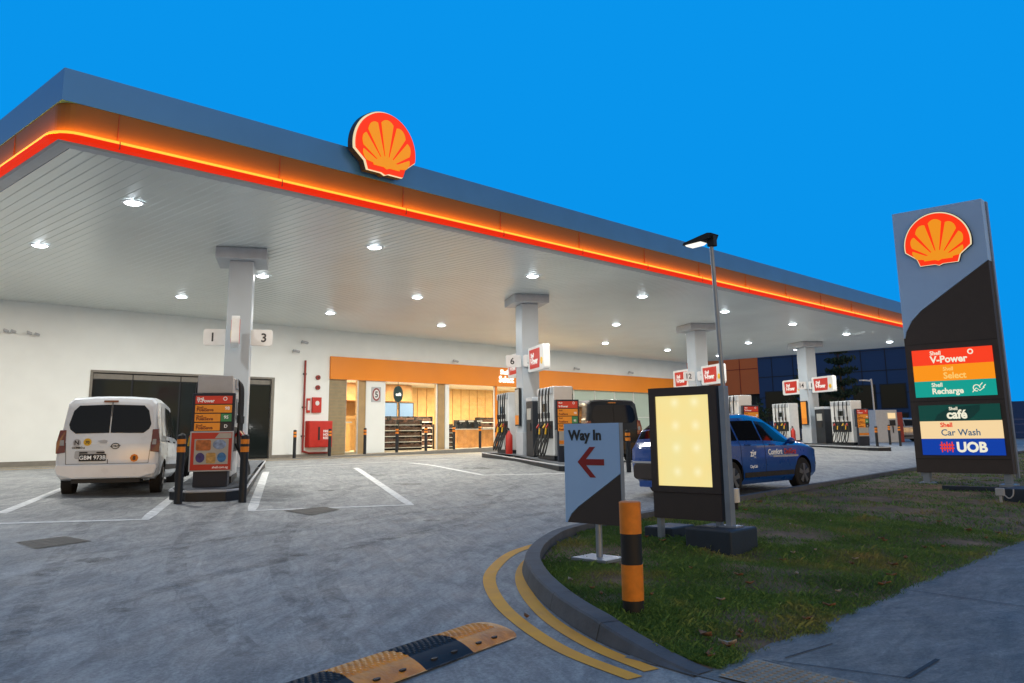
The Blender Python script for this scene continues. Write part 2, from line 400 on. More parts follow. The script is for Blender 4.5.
# footpath (sheet that ramps down to the road at its left end)
mb = MB(); xs2 = [4.66, 4.9, 5.2, 5.8, 6.5, 8, 10, 14, 20, 30, 60]; ysl = [-6, -4, -2, 0, 1.5, 2.3, 3.1, 3.5]
mb.add([(x, y, zg(y) + (.005 if x < 4.7 else .010)) for x in xs2 for y in ysl], [(i * 8 + j, (i + 1) * 8 + j, (i + 1) * 8 + j + 1, i * 8 + j + 1) for i in range(len(xs2) - 1) for j in range(7)])
struct('footpath', mb, M['path'])
mb = MB()  # joints cut in the footpath
for a, b, w in (((5.22, 2.83), (5.17, 2.37), .012), ((5.37, 2.75), (5.93, 2.68), .012), ((5.5, 2.04), (6.05, 2.04), .03), ((5.25, 2.78), (5.5, 2.04), .01), ((8.2, 3.0), (8.2, -4), .012), ((11.5, 3.0), (11.5, -4), .012)):
    a = Vector(a); b = Vector(b); n = (b - a).normalized(); n = Vector((-n.y, n.x)) * w / 2
    mb.add([(p.x, p.y, zg(p.y) + .0145) for p in (a + n, b + n, b - n, a - n)], [(0, 1, 2, 3)])
struct('footpath_joints', mb, M['black'])
mb = MB(); x0, x1, y0, y1 = 4.72, 5.2, 1.4, 2.86
mb.add([(x, y, zg(y) + .0145) for x, y in ((x0, y0), (x1, y0), (x1, y1), (x0, y1))], [(0, 1, 2, 3)])
y = y0 + .04
while y < y1 - .02:
    x = x0 + .035
    while x < x1 - .02:
        mb.slab([(x + .014 * math.cos(t), y + .014 * math.sin(t)) for t in [k * PI / 3 for k in range(6)]], zg(y) + .014, zg(y) + .021); x += .05
    y += .05
struct('tactile_paving', mb, M['tactile'])

def gline(mb, a, b, w, dz):
    a = Vector(a); b = Vector(b); n = max(1, int((b - a).length / .5)); d = (b - a).normalized(); q = Vector((-d.y, d.x)) * w / 2; o = len(mb.v)
    for i in range(n + 1):
        p = a.lerp(b, i / n)
        for e in (p + q, p - q): mb.v.append((e.x, e.y, zg(e.y) + dz))
    mb.f += [[o + 2 * i, o + 2 * i + 1, o + 2 * i + 3, o + 2 * i + 2] for i in range(n)]
mb = MB()
for k2 in range(12): gline(mb, (-12 + k2 * 5.2, 9.2 if k2 > 4 else 14.6), (-12 + k2 * 5.2, 30.3), .011, .002)
for y in (9.9, 18.2, 24.6): gline(mb, (-14, y), (50, y), .011, .0025)
struct('concrete_joints', mb, mat('joint_sealant', (.17, .17, .165), .8, var=.3))
def stain_mat(name, col, strength, scale, lo=.45, hi=.62):
    m, nt, b = mk(name); tcn = nt.nodes.new('ShaderNodeTexCoord'); nn = nt.nodes.new('ShaderNodeTexNoise'); nn.inputs['Scale'].default_value = scale; nn.inputs['Detail'].default_value = 8; nn.inputs['Roughness'].default_value = .75
    nt.links.new(tcn.outputs['Object'], nn.inputs['Vector']); q = nt.nodes.new('ShaderNodeMapRange'); q.inputs['From Min'].default_value = lo; q.inputs['From Max'].default_value = hi; q.inputs['To Max'].default_value = strength
    nt.links.new(nn.outputs['Fac'], q.inputs['Value']); nt.links.new(q.outputs['Result'], b.inputs['Alpha']); b.inputs['Base Color'].default_value = (*col, 1); b.inputs['Roughness'].default_value = .7
    return m
M['rubber_mark'] = stain_mat('tyre_rubber_mark', (.04, .04, .045), .30, 5.0, .42, .68)
mb = MB()
for pts in ([(3.0, 3.5), (4.6, 7.5), (7.2, 11.2), (11, 15)], [(3.0, 5.2), (4.0, 8.4), (6.0, 11.8), (9.4, 16)], [(1.0, 6.0), (3.6, 7.6), (7.2, 8.7), (12.5, 9.4), (20, 10.6)], [(.6, 7.6), (3.4, 9.2), (7.2, 10.3), (12.5, 10.9), (20, 12.1)],
            [(1.2, 4.2), (2.2, 7.0), (3.4, 9.8), (4.8, 12.8)], [(-.4, 4.9), (.8, 7.6), (2.0, 10.4), (3.3, 13.4)], [(4.0, 5.6), (5.6, 8.0), (9, 9.6), (14, 13.2)]):
    P = smooth_poly(pts, 10)
    for a, b in zip(P[:-1], P[1:]): gline(mb, a, b, .19, .003)
struct('tyre_marks', mb, M['rubber_mark'])
M['oil'] = stain_mat('oil_stain', (.02, .018, .015), .55, 3.0, .38, .7)
mb = MB(); random.seed(21)
for cx, cy, r in ((6.9, 17.6, .5), (12, 14.6, .35), (9.8, 14.5, .22), (13.0, 17.2, .4), (3.6, 9.4, .18), (5.3, 8.3, .12), (16.8, 17.5, .5), (8.3, 9.6, .14), (2.9, 7.0, .1), (11.5, 11.8, .2), (17.5, 12.2, .3), (7.1, 7.9, .07)):
    P = [(cx + r * (.6 + .5 * random.random()) * math.cos(a), cy + r * (.6 + .5 * random.random()) * math.sin(a)) for a in [k2 * PI / 8 for k2 in range(16)]]
    mb.add([(cx, cy, zg(cy) + .0035)] + [(p[0], p[1], zg(p[1]) + .0035) for p in P], [(0, 1 + k2, 1 + (k2 + 1) % 16) for k2 in range(16)])
struct('oil_stains', mb, M['oil'])
# painted markings, then a tan band standing in for warm light
for nm, pts in (('bay_line', [(1.2, 14.45), (3.78, 13.1), (5.36, 12.3), (8.46, 17.39), (9.6, 19.3)]), ('bay_line', [(4.11, 14.29), (5.93, 17.45), (8.2, 21.4)]),
                ('bay_line', [(11.63, 19.82), (7.0, 12.3), (9.38, 11.38), (14.33, 19.77)]), ('bay_line', [(17.53, 21.3), (15.08, 15.49), (18.2, 14.2)]),
                ('bay_line', [(20.5, 16.4), (23.6, 21.5)]), ('bay_line', [(13.2, 22.6), (20.5, 22.8)]), ('bay_line', [(2, 24.4), (5.0, 22.9)])):
    ribbon(nm, pts, .16, M['white_line'])
ribbon('road_line', smooth_poly([(8.02, 7.12), (7.15, 6.85), (6.35, 6.35), (5.78, 5.86), (5.2, 5.15), (4.79, 4.48), (4.5, 3.84), (4.36, 3.2)], 8), .12, M['yellow_line'], step=9)
ribbon('road_line', smooth_poly([(7.5, 6.66), (6.9, 6.38), (6.35, 5.98), (5.85, 5.5), (5.4, 4.96), (5.02, 4.4), (4.72, 3.78), (4.56, 3.22)], 8), .12, M['yellow_line'], step=9)
ribbon('warm_light_band', [(-6, 29.2), (48, 29.2)], .5, mat('warm_lit_concrete', (.42, .29, .13), .8, var=.3, scale=2), dz=.004)  # tan colour puts the warm light on the concrete into a strip
for i, (pts, lab) in enumerate((([(3.41, 11.21), (3.99, 11.33), (4.07, 10.72), (3.41, 10.54)], 'dark iron manhole cover set in the forecourt behind the white van'),
                               ([(7.36, 11.99), (8.15, 12.04), (8.09, 11.54), (7.34, 11.17)], 'dark iron manhole cover at the front line of the empty bay'))):
    cx = sum(p[0] for p in pts) / 4; cy = sum(p[1] for p in pts) / 4
    t = thing('manhole_cover', lab, 'manhole cover', (cx, cy, zg(cy)))
    mb = MB(); mb.add([(p[0] - cx, p[1] - cy, zg(p[1]) - zg(cy) + .005) for p in pts], [(0, 1, 2, 3)]); mb.build('frame', M['dark'], t)
    mb = MB()
    for a in range(5):
        for b in range(5):
            def P(u, v):
                q = [(pts[0][k] * (1 - u) + pts[1][k] * u) * (1 - v) + (pts[3][k] * (1 - u) + pts[2][k] * u) * v for k in (0, 1)]
                return (q[0] - cx, q[1] - cy, zg(q[1]) - zg(cy) + .009)
            u0, v0 = .04 + a * .185, .04 + b * .185
            mb.add([P(u0, v0), P(u0 + .165, v0), P(u0 + .165, v0 + .165), P(u0, v0 + .165)], [(0, 1, 2, 3)])
    mb.build('cover', M['iron'], t)

# grass (numpy built blades)
rng = np.random.default_rng(3)
def blades(n, xr, ln, wd):
    xs = xr[0] * (xr[1] / xr[0]) ** rng.random(n); u = rng.random(n); out = []; ph = rng.random(n) * 2 * PI
    V = []; 
    for i in range(n):
        x = xs[i]; y0 = pedge(x) - .02 - .06 * rng.random() ** 2; y1 = max(ktop(x) - (W * 1.1 if x > 8.5 else W * 1.55), y0); y = y0 + (y1 - y0) * u[i]
        if y1 - y0 < .05: continue
        # bare patches
        s = math.sin(x * 1.7 + 1.3 * math.sin(y * 1.9)) * math.sin(y * 2.1 + 1.1 * math.sin(x * 1.3)) + .35 * math.sin(x * 6 + y * 4)
        near = math.exp(-((y - y0) / .35)) 
        wear = .8 * math.exp(-((x - 10.6) ** 2 + (y - 5.9) ** 2) / .9) + .9 * math.exp(-((x - 7.2) ** 2 / .6 + (y - 6.1) ** 2 / .3)) + .75 * math.exp(-((x - 6.0) ** 2 / .25 + (y - 3.4) ** 2 / .12)) + .6 * math.exp(-((x - 17) ** 2 + (y - 7.6) ** 2) / 1.0)
        if rng.random() < max(0, (s - .25) * .9) + near * .45 + wear: continue
        l = ln * (.35 + .6 * rng.random() + (.9 if rng.random() < .012 else 0)) * (.75 if s > 0.1 else 1); a = ph[i]; w = wd * (.6 + .7 * rng.random()) * max(1, x / 12)
        lean = l * (.35 + .8 * rng.random()); z = vz(x, y) - .006; b = a + PI / 2 + rng.random() - .5
        dx, dy = math.cos(a) * w, math.sin(a) * w; lx, ly = math.cos(b) * lean, math.sin(b) * lean
        V += [(x - dx, y - dy, z), (x + dx, y + dy, z), (x + lx * .45, y + ly * .45, z + l * .62), (x + lx, y + ly, z + l * .8)]
    return V
V = blades(150000, (4.85, 13), .056, .0028) + blades(40000, (12, 45), .06, .007)
n = len(V) // 4
me = bpy.data.meshes.new('grass'); me.from_pydata(V, [], [f for i in range(n) for f in ((4 * i, 4 * i + 1, 4 * i + 2), (4 * i + 1, 4 * i + 3, 4 * i + 2))]); me.materials.append(M['grass'])
g = bpy.data.objects.new('grass', me); COL.objects.link(g); tag(g, 'short patchy green grass covering the kerbed verge', 'grass', kind='stuff')

# fallen leaves
random.seed(12)
EX = []
for _ in range(34):
    ex = 5.2 + 8 * random.random() ** 1.3; EX.append((ex, pedge(ex) + .08 + (ktop(ex) - pedge(ex) - .5) * random.random() ** 1.6, .022 + .03 * random.random(), 3 * random.random(), random.choice(['dryleaf', 'dryleaf', 'paleleaf']), 1))
for (x, y, s, r, mm, k) in [(4.98, 3.06, .07, .3, 'dryleaf', 0), (5.35, 3.32, .085, 1.1, 'dryleaf', 1), (5.3, 3.12, .06, 2.0, 'paleleaf', 1), (5.62, 3.2, .05, .5, 'dryleaf', 1), (6.3, 3.75, .035, 1.9, 'paleleaf', 1), (5.95, 3.25, .04, .2, 'dryleaf', 1),
                            (8.9, 3.75, .055, .7, 'dryleaf', 1), (8.6, 3.25, .05, 2.3, 'dryleaf', 1), (9.2, 3.45, .06, 1.2, 'dryleaf', 1), (9.7, 3.5, .05, .1, 'dryleaf', 1), (8.1, 3.15, .06, 2.9, 'dryleaf', 1), (12.6, 3.7, .09, .8, 'dryleaf', 1),
                            (10.6, 3.6, .05, .8, 'dryleaf', 1), (6.9, 3.12, .05, 1.8, 'dryleaf', 1), (7.5, 3.3, .04, 2.8, 'paleleaf', 1), (12.1, 7.3, .06, .4, 'dryleaf', 1), (13.5, 7.2, .07, 1.4, 'dryleaf', 1), (6.1, 5.15, .05, 1, 'paleleaf', 1), (5.0, 4.6, .05, 1, 'dryleaf', 0), (10.9, 4.2, .06, 1, 'dryleaf', 1)] + EX:
    mb = MB(); P = []
    for a, w in ((-1, 0), (-.5, .34), (0, .42), (.5, .3), (1, 0)):
        P += [(a * s * math.cos(r) - w * s * math.sin(r), a * s * math.sin(r) + w * s * math.cos(r), .02 + .02 * abs(a) * (s / .05) + .01 * w), (a * s * math.cos(r), a * s * math.sin(r), .008 + .015 * abs(a)), (a * s * math.cos(r) + w * s * math.sin(r), a * s * math.sin(r) - w * s * math.cos(r), .022 + .012 * abs(a))]
    mb.add(P, [(3 * i + j, 3 * i + j + 1, 3 * i + j + 4, 3 * i + j + 3) for i in range(4) for j in range(2)])
    o = mb.build('fallen_leaf', M[mm], smooth=True); o.location = (x, y, (vz(x, y) if k else zg(y) + .015) + .012)
    so = o.modifiers.new('thick', 'SOLIDIFY'); so.thickness = .001
    if k == 0 and x < 5: lab = 'small curled leaf at the low tip of the kerb' if y < 4 else 'small dry leaf lying on the yellow road lines'
    else: lab = 'curled brown leaf lying on the grass verge' if mm == 'dryleaf' else 'pale dry leaf lying on the grass verge'
    tag(o, lab, 'leaf', 'fallen leaves on the verge')
    if k == 0 and y > 4: o.location = (4.95, 4.62, zg(4.62) + .008)

# ------------------------------------------------------------------ speed hump
hx1 = 4.56; hy = 4.56
t = thing('speed_hump', 'black and yellow rubber speed hump lying on the road', 'speed hump', (hx1, hy, zg(hy)), .175)
def hump_profile(y): return .062 * max(0, 1 - (abs(y) / .22) ** 2.2) + .006
segs = [(0, .14, 'end'), (.14, .57, 'y'), (.57, 1.05, 'k'), (1.05, 1.58, 'y'), (1.58, 2.06, 'k'), (2.06, 2.54, 'y'), (2.54, 3.0, 'k')]
for a, b, kind in segs:
    mb = MB(); NX = max(4, int((b - a) / .0125)); NY = 32; vs = []
    for i in range(NX + 1):
        x = -(a + (b - a) * i / NX); e = min(1, (-x) / .14) if kind == 'end' else 1; e2 = max(0, 1 - (1 - e) ** 3) ** .4
        for j in range(NY + 1):
            y = (-.235 + .47 * j / NY) * (e2 if kind == 'end' else 1); z = hump_profile(y) * (e2 * .9 + .1 if kind == 'end' else 1)
            if ((i // 2) + (j // 2)) % 2 and -.08 < y < .2 and kind != 'end': z += .006
            vs.append((x, y, z + zg(hy + y) - zg(hy)))
    mb.add(vs, [(i * (NY + 1) + j, i * (NY + 1) + j + 1, (i + 1) * (NY + 1) + j + 1, (i + 1) * (NY + 1) + j) for i in range(NX) for j in range(NY)])
    n = (NY + 1)
    mb.build('end_cap' if kind == 'end' else 'segment', M['rubyellow'] if kind != 'k' else M['black'], t, smooth=False)
    if kind != 'end':
        for fx in (.3, .72):
            x = -(a + (b - a) * fx); mb = MB(); mb.slab([(x + .03 * math.cos(q), -.175 + .014 * math.sin(q)) for q in [k2 * PI / 5 for k2 in range(10)]], .02, .031); mb.build('bolt_recess', M['black'], t)

# ------------------------------------------------------------------ canopy
CX0, CX1, CY0, CY1, CZ = 4.3, 50.3, 13.93, 31.6, 4.6
can = thing('petrol_canopy', 'long flat canopy with silver edge and glowing orange fascia over the pumps', 'canopy', (0, 0, 0))
mb = MB(); x = CX0 + .25; vs = []; fs = []; prof = []
while x < CX1 - .25:
    prof += [(x, CZ), (x + .17, CZ + .005), (x + .19, CZ + .011), (x + .205, CZ + .011), (x + .22, CZ)]; x += .22
vs = [(a, CY0 + .22, b) for a, b in prof] + [(a, CY1 - .002, b) for a, b in prof]; n = len(prof)
mb.add(vs, [(i, i + n, i + n + 1, i + 1) for i in range(n - 1)])
mb.build('soffit', M['soffit'], can)
MB().box(CX0 + .45, CX1 - .45, CY0 + .45, CY1, CZ + .1, CZ + 1.1).build('roof_slab', M['silver'], can)
# fascia profile swept round three sides with a small rounded corner
def sweep(name, m, prof, corner_r=.0, inset=0):
    path = [(CX0, CY1 + 0.0, (-1, 0)), (CX0, CY0 + corner_r, (-1, 0))]
    for k2 in range(1, 7):
        if corner_r: 
            a = PI + PI / 2 * k2 / 6; path.append((CX0 + corner_r + corner_r * math.cos(a), CY0 + corner_r + corner_r * math.sin(a), (math.cos(a), math.sin(a))))
    if not corner_r: path.append((CX0, CY0, (-1, -1)))
    else: path.append((CX0 + corner_r, CY0, (0, -1)))
    if not corner_r: path = [path[0], (CX0, CY0, (-1, -1))]
    path += [(CX1, CY0, (1, -1)), (CX1, CY1, (1, 0))]
    mb = MB(); k3 = len(prof)
    mb.add([(p[0] + p[2][0] * o, p[1] + p[2][1] * o, z) for p in path for o, z in prof], [(i * k3 + j, i * k3 + j + 1, (i + 1) * k3 + j + 1, (i + 1) * k3 + j) for i in range(len(path) - 1) for j in range(k3 - 1)])
    return mb.build(name, m, can)
sweep('upper_fascia', M['silver'], [(-.3, 5.84), (0, 5.84), (0.0, 5.30), (-.16, 5.295)])
sweep('fascia', M['fascia'], [(-.16, 5.297), (-.012, 5.297), (-.03, 4.80)], .3)
sweep('amber_light_strip', M['amber_led'], [(-.02, 4.797), (.085, 4.797)], .3)
sweep('amber_light_lip', M['amber_led2'], [(.086, 4.797), (.098, 4.785), (.100, 4.748)], .3)
sweep('red_light_strip', M['red_led'], [(.100, 4.747), (.105, 4.72), (.09, 4.67), (.0, 4.640)], .3)
sweep('edge_trim', M['whitegrey'], [(.0, 4.638), (-.04, 4.61), (-.13, 4.605), (-.24, 4.603), (-.25, 4.645)])
x = 5.2; mb = MB()
while x < CX1: mb.box(x - .006, x + .006, CY0 + .006, CY0 + .03, 4.83, 5.29); mb.box(x - .007, x + .007, CY0 - .108, CY0 - .08, 4.66, 4.79); x += 3.0
for y in (16.2, 19.2, 22.2, 25.2, 28.2): mb.box(CX0 + .006, CX0 + .06, y - .006, y + .006, 4.83, 5.29)
tag(mb.build('fascia_joints', M['txt_brown'], can), kind='stuff')

A58 = math.radians(58); RZ = A58 - PI / 2
cols = [(10.55, 19.52), (21.1, 19.5), (32.4, 19.8), (43.6, 19.95)]
def islxy(i, sx, sy):
    u = (math.cos(A58), math.sin(A58)); r = (u[1], -u[0]); c = cols[i]
    return (c[0] + r[0] * sx + u[0] * sy, c[1] + r[1] * sx + u[1] * sy)
for i, c in enumerate(cols):
    def rot(pts): 
        out = []
        for x, y, z in pts:
            q = islxy(i, x, y); out.append((q[0], q[1], z))
        return out
    mb = MB(); mb.box(-.29, .29, -.42, .42, -.72, CZ - .28); mb.v = rot(mb.v); cobj = mb.build('column', M['column'], can, bevel=.02)
    mb = MB(); mb.box(-.6, .6, -.72, .72, CZ - .28, CZ - .004); mb.v = rot(mb.v); mb.build('column_cap', M['whitegrey'], cobj, bevel=.01)
    mb = MB(); mb.box(-.31, .31, -.44, .44, -.719, .05); mb.v = rot(mb.v); mb.build('column_skirt', M['whitegrey'], cobj, bevel=.01)

# downlights
rows = [(16.65, 'front'), (21.95, 'middle'), (27.05, 'back')]
lx = [6.6, 12.5, 18.3, 23.9, 29.45, 35.3, 41.1, 46.8]
base = None
for ry, rn in rows:
    for i, x in enumerate(lx):
        lab = 'round downlight in the canopy soffit, %s row, %s from the left' % (rn, ORD[i])
        if base is None:
            base = thing('ceiling_light', lab, 'ceiling light', (x, ry, CZ), 0, 'downlights in the canopy soffit')
            mb = MB(); n = 20
            mb.add([(r * math.cos(2 * PI * k2 / n), r * math.sin(2 * PI * k2 / n), z) for r, z in ((.24, -.003), (.23, -.02), (.17, -.022), (.165, -.008)) for k2 in range(n)],
                   [(j * n + k2, (j + 1) * n + k2, (j + 1) * n + (k2 + 1) % n, j * n + (k2 + 1) % n) for j in range(3) for k2 in range(n)])
            mb.build('bezel', M['white'], base)
            MB().ball((0, 0, -.012), .165, 20, 8, (1, 1, .3)).build('lens', M['ledlens'], base)
        else: dup(base, (x, ry, CZ), 0, lab)
        ld = bpy.data.lights.new('downlight', 'AREA'); ld.shape = 'DISK'; ld.size = .30; ld.energy = 168; ld.color = (1, .985, .93)
        lo = bpy.data.objects.new('downlight_lamp', ld); COL.objects.link(lo); lo.location = (x, ry, CZ - .075)

# ------------------------------------------------------------------ emblem
def pecten_outline(s, k=1.0):
    P = []
    for i in range(0, 41):
        a = math.radians(-9 + 198 * i / 40); P.append((math.cos(a) * .98 * k, math.sin(a) * k))
    P += [(-.64 * k, -.40 - .02 * k), (-.56 * k, -.64 - .06 * (k - .8)), (-.12, -.64 - .06 * (k - .8)), (0, -.68 - .1 * (k - .8)), (.12, -.64 - .06 * (k - .8)), (.56 * k, -.64 - .06 * (k - .8)), (.64 * k, -.40 - .02 * k)]
    return [(x * s, z * s) for x, z in P]
def emblem(parent, cx, cz, s, y, th):
    sh = lambda P: [(x + cx, z + cz) for x, z in P]
    MB().prism(sh(pecten_outline(s * 1.0, 1.045)), y - th * .6, y).build('emblem_case', M['navy'], parent)
    MB().prism(sh(pecten_outline(s, 1.025)), y - th * .8, y - th * .6 - .001).build('emblem_edge', M['e_wht'], parent)
    red = MB().prism(sh(pecten_outline(s * .985)), y - th, y - th * .8 - .001).build('emblem_face', M['e_red'], parent)
    ox, oz = 0, -.52
    for k2 in range(7):
        a = math.radians(17.5 + 24.17 * k2); a0 = a - math.radians(9.3); a1 = a + math.radians(9.3)
        P = [(ox + .13 * math.cos(a0) * 2, oz + .13 * math.sin(a0) * 2)]
        def edge(an):
            # distance from (ox,oz) to circle radius .76 about origin
            b = oz * math.sin(an); c = oz * oz - .80 ** 2; return -b + math.sqrt(max(0, b * b - c))
        for j in range(7):
            an = a0 + (a1 - a0) * j / 6; R = edge(an) * (1 - .06 * (abs(j - 3) / 3) ** 2); P.append((ox + R * math.cos(an), oz + R * math.sin(an)))
        P.append((ox + .26 * math.cos(a1), oz + .26 * math.sin(a1)))
        MB().prism(sh([(p[0] * s, p[1] * s) for p in P]), y - th - .012, y - th - .001).build('emblem_rib', M['e_yel'], red)
    P = [(-.46, -.34), (-.42, -.51), (-.1, -.51), (0, -.55), (.1, -.51), (.42, -.51), (.46, -.34), (.30, -.34), (.18, -.24), (0, -.20), (-.18, -.24), (-.30, -.34)]
    MB().prism(sh([(p[0] * s, p[1] * s) for p in P]), y - th - .014, y - th - .001).build('emblem_base', M['e_yel'], red)
t = thing('emblem_sign', 'red and yellow shell emblem mounted on the canopy edge', 'emblem sign', (10.5, CY0 - .06, 5.90)); emblem(t, 0, 0, .80, 0, .24)

# ------------------------------------------------------------------ shop building
WY = 31.6
def wk(x): return -.86 + .26 * min(1, max(0, (x - 19) / 15)) 
shop = thing('shop_building', 'white station building with orange band above its shop front', 'building', (0, 0, 0))
mb = MB()
def wbox(x0, x1, z0, z1, y0=WY, y1=WY + .25): mb.box(x0, x1, y0, y1, z0, z1)
wbox(-14, 11.55, -.9, CZ + .6); wbox(11.55, 18.7, 2.38, CZ + .6); wbox(18.7, 21.43, -.9, CZ + .6); wbox(21.43, 50.3, 2.46, CZ + .6)
wbox(23.42, 24.5, -.9, 2.459); wbox(28.2, 28.45, -.9, 2.459)
mb.build('wall', M['wall'], shop)
MB().box(-14, 11.5, WY - .04, WY - .001, -.9, -.68).box(18.72, 21.4, WY - .04, WY - .001, -.9, -.72).build('plinth', M['plinth'], shop)
MB().box(21.43, 48.5, WY - .1, WY - .002, 2.46, 3.45).build('orange_band', M['band'], shop)
MB().box(21.43, 22.35, WY + .02, WY + .1, -.9, 2.459).build('shutter', M['khaki'], shop)
mb = MB()
for k2 in range(22): mb.box(21.45, 22.33, WY + .004, WY + .018, -.75 + k2 * .145, -.75 + k2 * .145 + .012)
mb.build('shutter_ribs', M['tan'], shop)
MB().box(27.76, 28.19, WY + .05, WY + .3, -.9, 2.459).build('pillar', M['tan'], shop)
MB().box(23.05, 23.419, WY + .05, WY + .3, -.9, 2.459).build('pillar', M['tan'], shop)
# dark glazing on the left
for a, b in ((11.6, 13.0), (13.0, 14.8), (14.8, 16.6), (16.6, 17.6), (17.66, 18.62)):
    w = MB().box(a, b, WY + .08, WY + .12, -.86, 2.34).build('window', M['dark'], shop)
    MB().box(a + .04, b - .04, WY + .05, WY + .078, -.80, 2.08).build('pane', M['darkwin'], w)
    MB().box(a + .02, b - .02, WY + .04, WY + .079, 2.12, 2.3).build('header', M['plinth'], w)
MB().box(11.5, 18.75, WY - .03, WY - .001, 2.34, 2.42).box(18.62, 18.75, WY - .03, WY - .001, -.86, 2.339).box(11.5, 11.58, WY - .03, WY - .001, -.86, 2.339).build('window_frame', M['plinth'], shop)
MB().box(21.5, 50.3, WY - .03, WY + .3, -.95, -.9).build('threshold', M['plinth'], shop)
# clear glass bays
for a, b in ((22.35, 23.05), (24.5, 27.75), (28.45, 31.72), (31.84, 34.6), (34.66, 36.2)):
    w = MB().box(a, b, WY + .1, WY + .11, -.8, 2.455).build('window', M['glass'], shop)
    MB().box(a, a + .04, WY + .06, WY + .15, -.85, 2.456).box(b - .04, b, WY + .06, WY + .15, -.85, 2.456).box(a + .041, b - .041, WY + .06, WY + .15, -.85, -.78).build('frame', M['whitegrey'], w)
MB().box(31.725, 31.835, WY + .0, WY + .12, -.85, 2.457).build('door_frame', M['band'], shop)
for a in range(7):
    x0 = 36.25 + a * 1.95
    w = MB().box(x0, x0 + 1.9, WY + .08, WY + .11, -.8, 2.457).build('window', M['frost'], shop)
    MB().box(x0 + 1.9, x0 + 1.95, WY + .04, WY + .14, -.8, 2.457).box(x0 + .01, x0 + 1.89, WY + .05, WY + .079, .9, .93).build('frame', M['white'], w)
# interior shell
MB().box(21.5, 46, 37, 37.2, -.9, 2.7).build('interior_wall', M['woodl'], shop)
MB().box(21.3, 21.42, WY + .26, 37, -.9, 2.7).box(46, 46.2, WY + .26, 37.2, -.9, 2.7).build('interior_side_wall', M['woodl'], shop)
MB().box(21.5, 46, WY + .3, 37, 2.62, 2.7).build('interior_ceiling', M['wall'], shop)
MB().box(21.5, 46, WY + .12, 37, -.88, -.70).build('interior_floor', M['floor'], shop)
MB().box(21.6, 29.2, 35.4, 36.99, 1.75, 2.61).build('interior_bulkhead', M['wood'], shop)
mb = MB()
for k2 in range(24): mb.box(29.6 + k2 * .66, 29.62 + k2 * .66, 36.97, 36.99, -.7, 2.6)
mb.build('wall_battens', M['wood'], shop)
MB().box(-14, 50.3, WY + .26, 40, CZ + .3, CZ + .6).box(-14, -13.8, WY + .26, 40, -.9, CZ + .3).box(50.1, 50.3, WY + .26, 40, -.9, CZ + .3).box(-14, 50.3, 40.0, 40.2, -.9, CZ + .6).build('roof', M['plinth'], shop)
text('shop_lettering', 'Shell', 31.95, 3.1, .34, M['lit_white'], shop, y=WY - .12, bold=.025, depth=.03)
text('shop_lettering', 'Select', 31.85, 2.68, .46, M['lit_white'], shop, y=WY - .12, bold=.03, depth=.03)
for x, y in ((23, 34), (26, 33.6), (29.8, 33.6), (33, 33.6), (37, 33.6)):
    ld = bpy.data.lights.new('shop_light', 'AREA'); ld.shape = 'RECTANGLE'; ld.size = 2.4; ld.size_y = .3; ld.energy = 430; ld.color = (1, .80, .56)
    lo = bpy.data.objects.new('shop_ceiling_lamp', ld); COL.objects.link(lo); lo.location = (x, y, 2.58)
mb = MB()
# strip luminaires
base = None
for i, x in enumerate((23, 26, 29.8, 33)):
    lab = 'white strip light on the shop ceiling, %s from the left' % ORD[i]
    if base is None:
        base = thing('strip_light', lab, 'strip light', (x, 32.7, 2.6), 0, 'strip lights inside the shop')
        MB().box(-.9, .9, -.06, .06, -.04, -.002).build('housing', M['white'], base); MB().box(-.87, .87, -.045, .045, -.06, -.042).build('diffuser', M['warmlens'], base)
    else: dup(base, (x, 32.7, 2.6), 0, lab)

# menu screens
base = None
for i, x in enumerate((22.75, 26.6, 27.7, 28.8)):
    lab = ['bright pale blue menu screen seen through the narrow left shop window', 'left menu screen of three above the shelves', 'middle menu screen of three above the shelves', 'right menu screen of three above the shelves'][i]
    if base is None:
        base = thing('menu_screen', lab, 'screen', (x, 35.34, 1.2), 0, 'menu screens in the shop'); MB().box(-.5, .5, 0, .05, -.55, .5).build('casing', M['dark'], base); MB().box(-.44, .44, -.012, -.002, -.5, .45).build('display', M['screen'], base)
    else: dup(base, (x, 35.34, 1.2), 0, lab)
MB_c = thing('service_counter', 'wooden counter with grey worktop inside the shop, right of the white post', 'counter', (32.3, 34.0, -.7)); MB().box(-1.45, 1.35, -.3, .3, 0, .95).build('cabinet', M['wood'], MB_c); MB().box(-1.55, 1.45, -.36, .36, .952, 1.0).build('worktop', M['whitegrey'], MB_c)
base = None
for i, x in enumerate((31.3, 31.95, 32.6)):
    lab = '%s of three dark coffee machines on the wooden service counter' % ['left', 'middle', 'right'][i]
    if base is None:
        base = thing('coffee_machine', lab, 'coffee machine', (x, 33.95, .30), 0, 'coffee machines on the counter')
        MB().box(-.24, .24, -.05, .2, .0, .46).box(-.24, .24, -.22, -.05, .34, .46).box(-.24, .24, -.22, -.05, 0, .05).build('body', M['dark'], base, bevel=.01)
        MB().box(-.2, .2, -.23, -.221, .36, .44).build('front_panel', M['whitegrey'], base); MB().tube([(0, -.12, .34), (0, -.12, .26)], .03, 8).build('spout', M['alloy'], base)
    else: dup(base, (x, 33.95, .30), 0, lab)
MB_c = thing('cafe_counter', 'tall wood fronted cafe counter behind the narrow left shop window', 'counter', (22.7, 33.6, -.7)); MB().box(-1, 1.1, -.3, .3, 0, 1.3).build('cabinet', M['woodl'], MB_c); MB().box(-1.05, 1.15, -.36, .36, 1.302, 1.36).build('worktop', M['whitegrey'], MB_c)
base = None
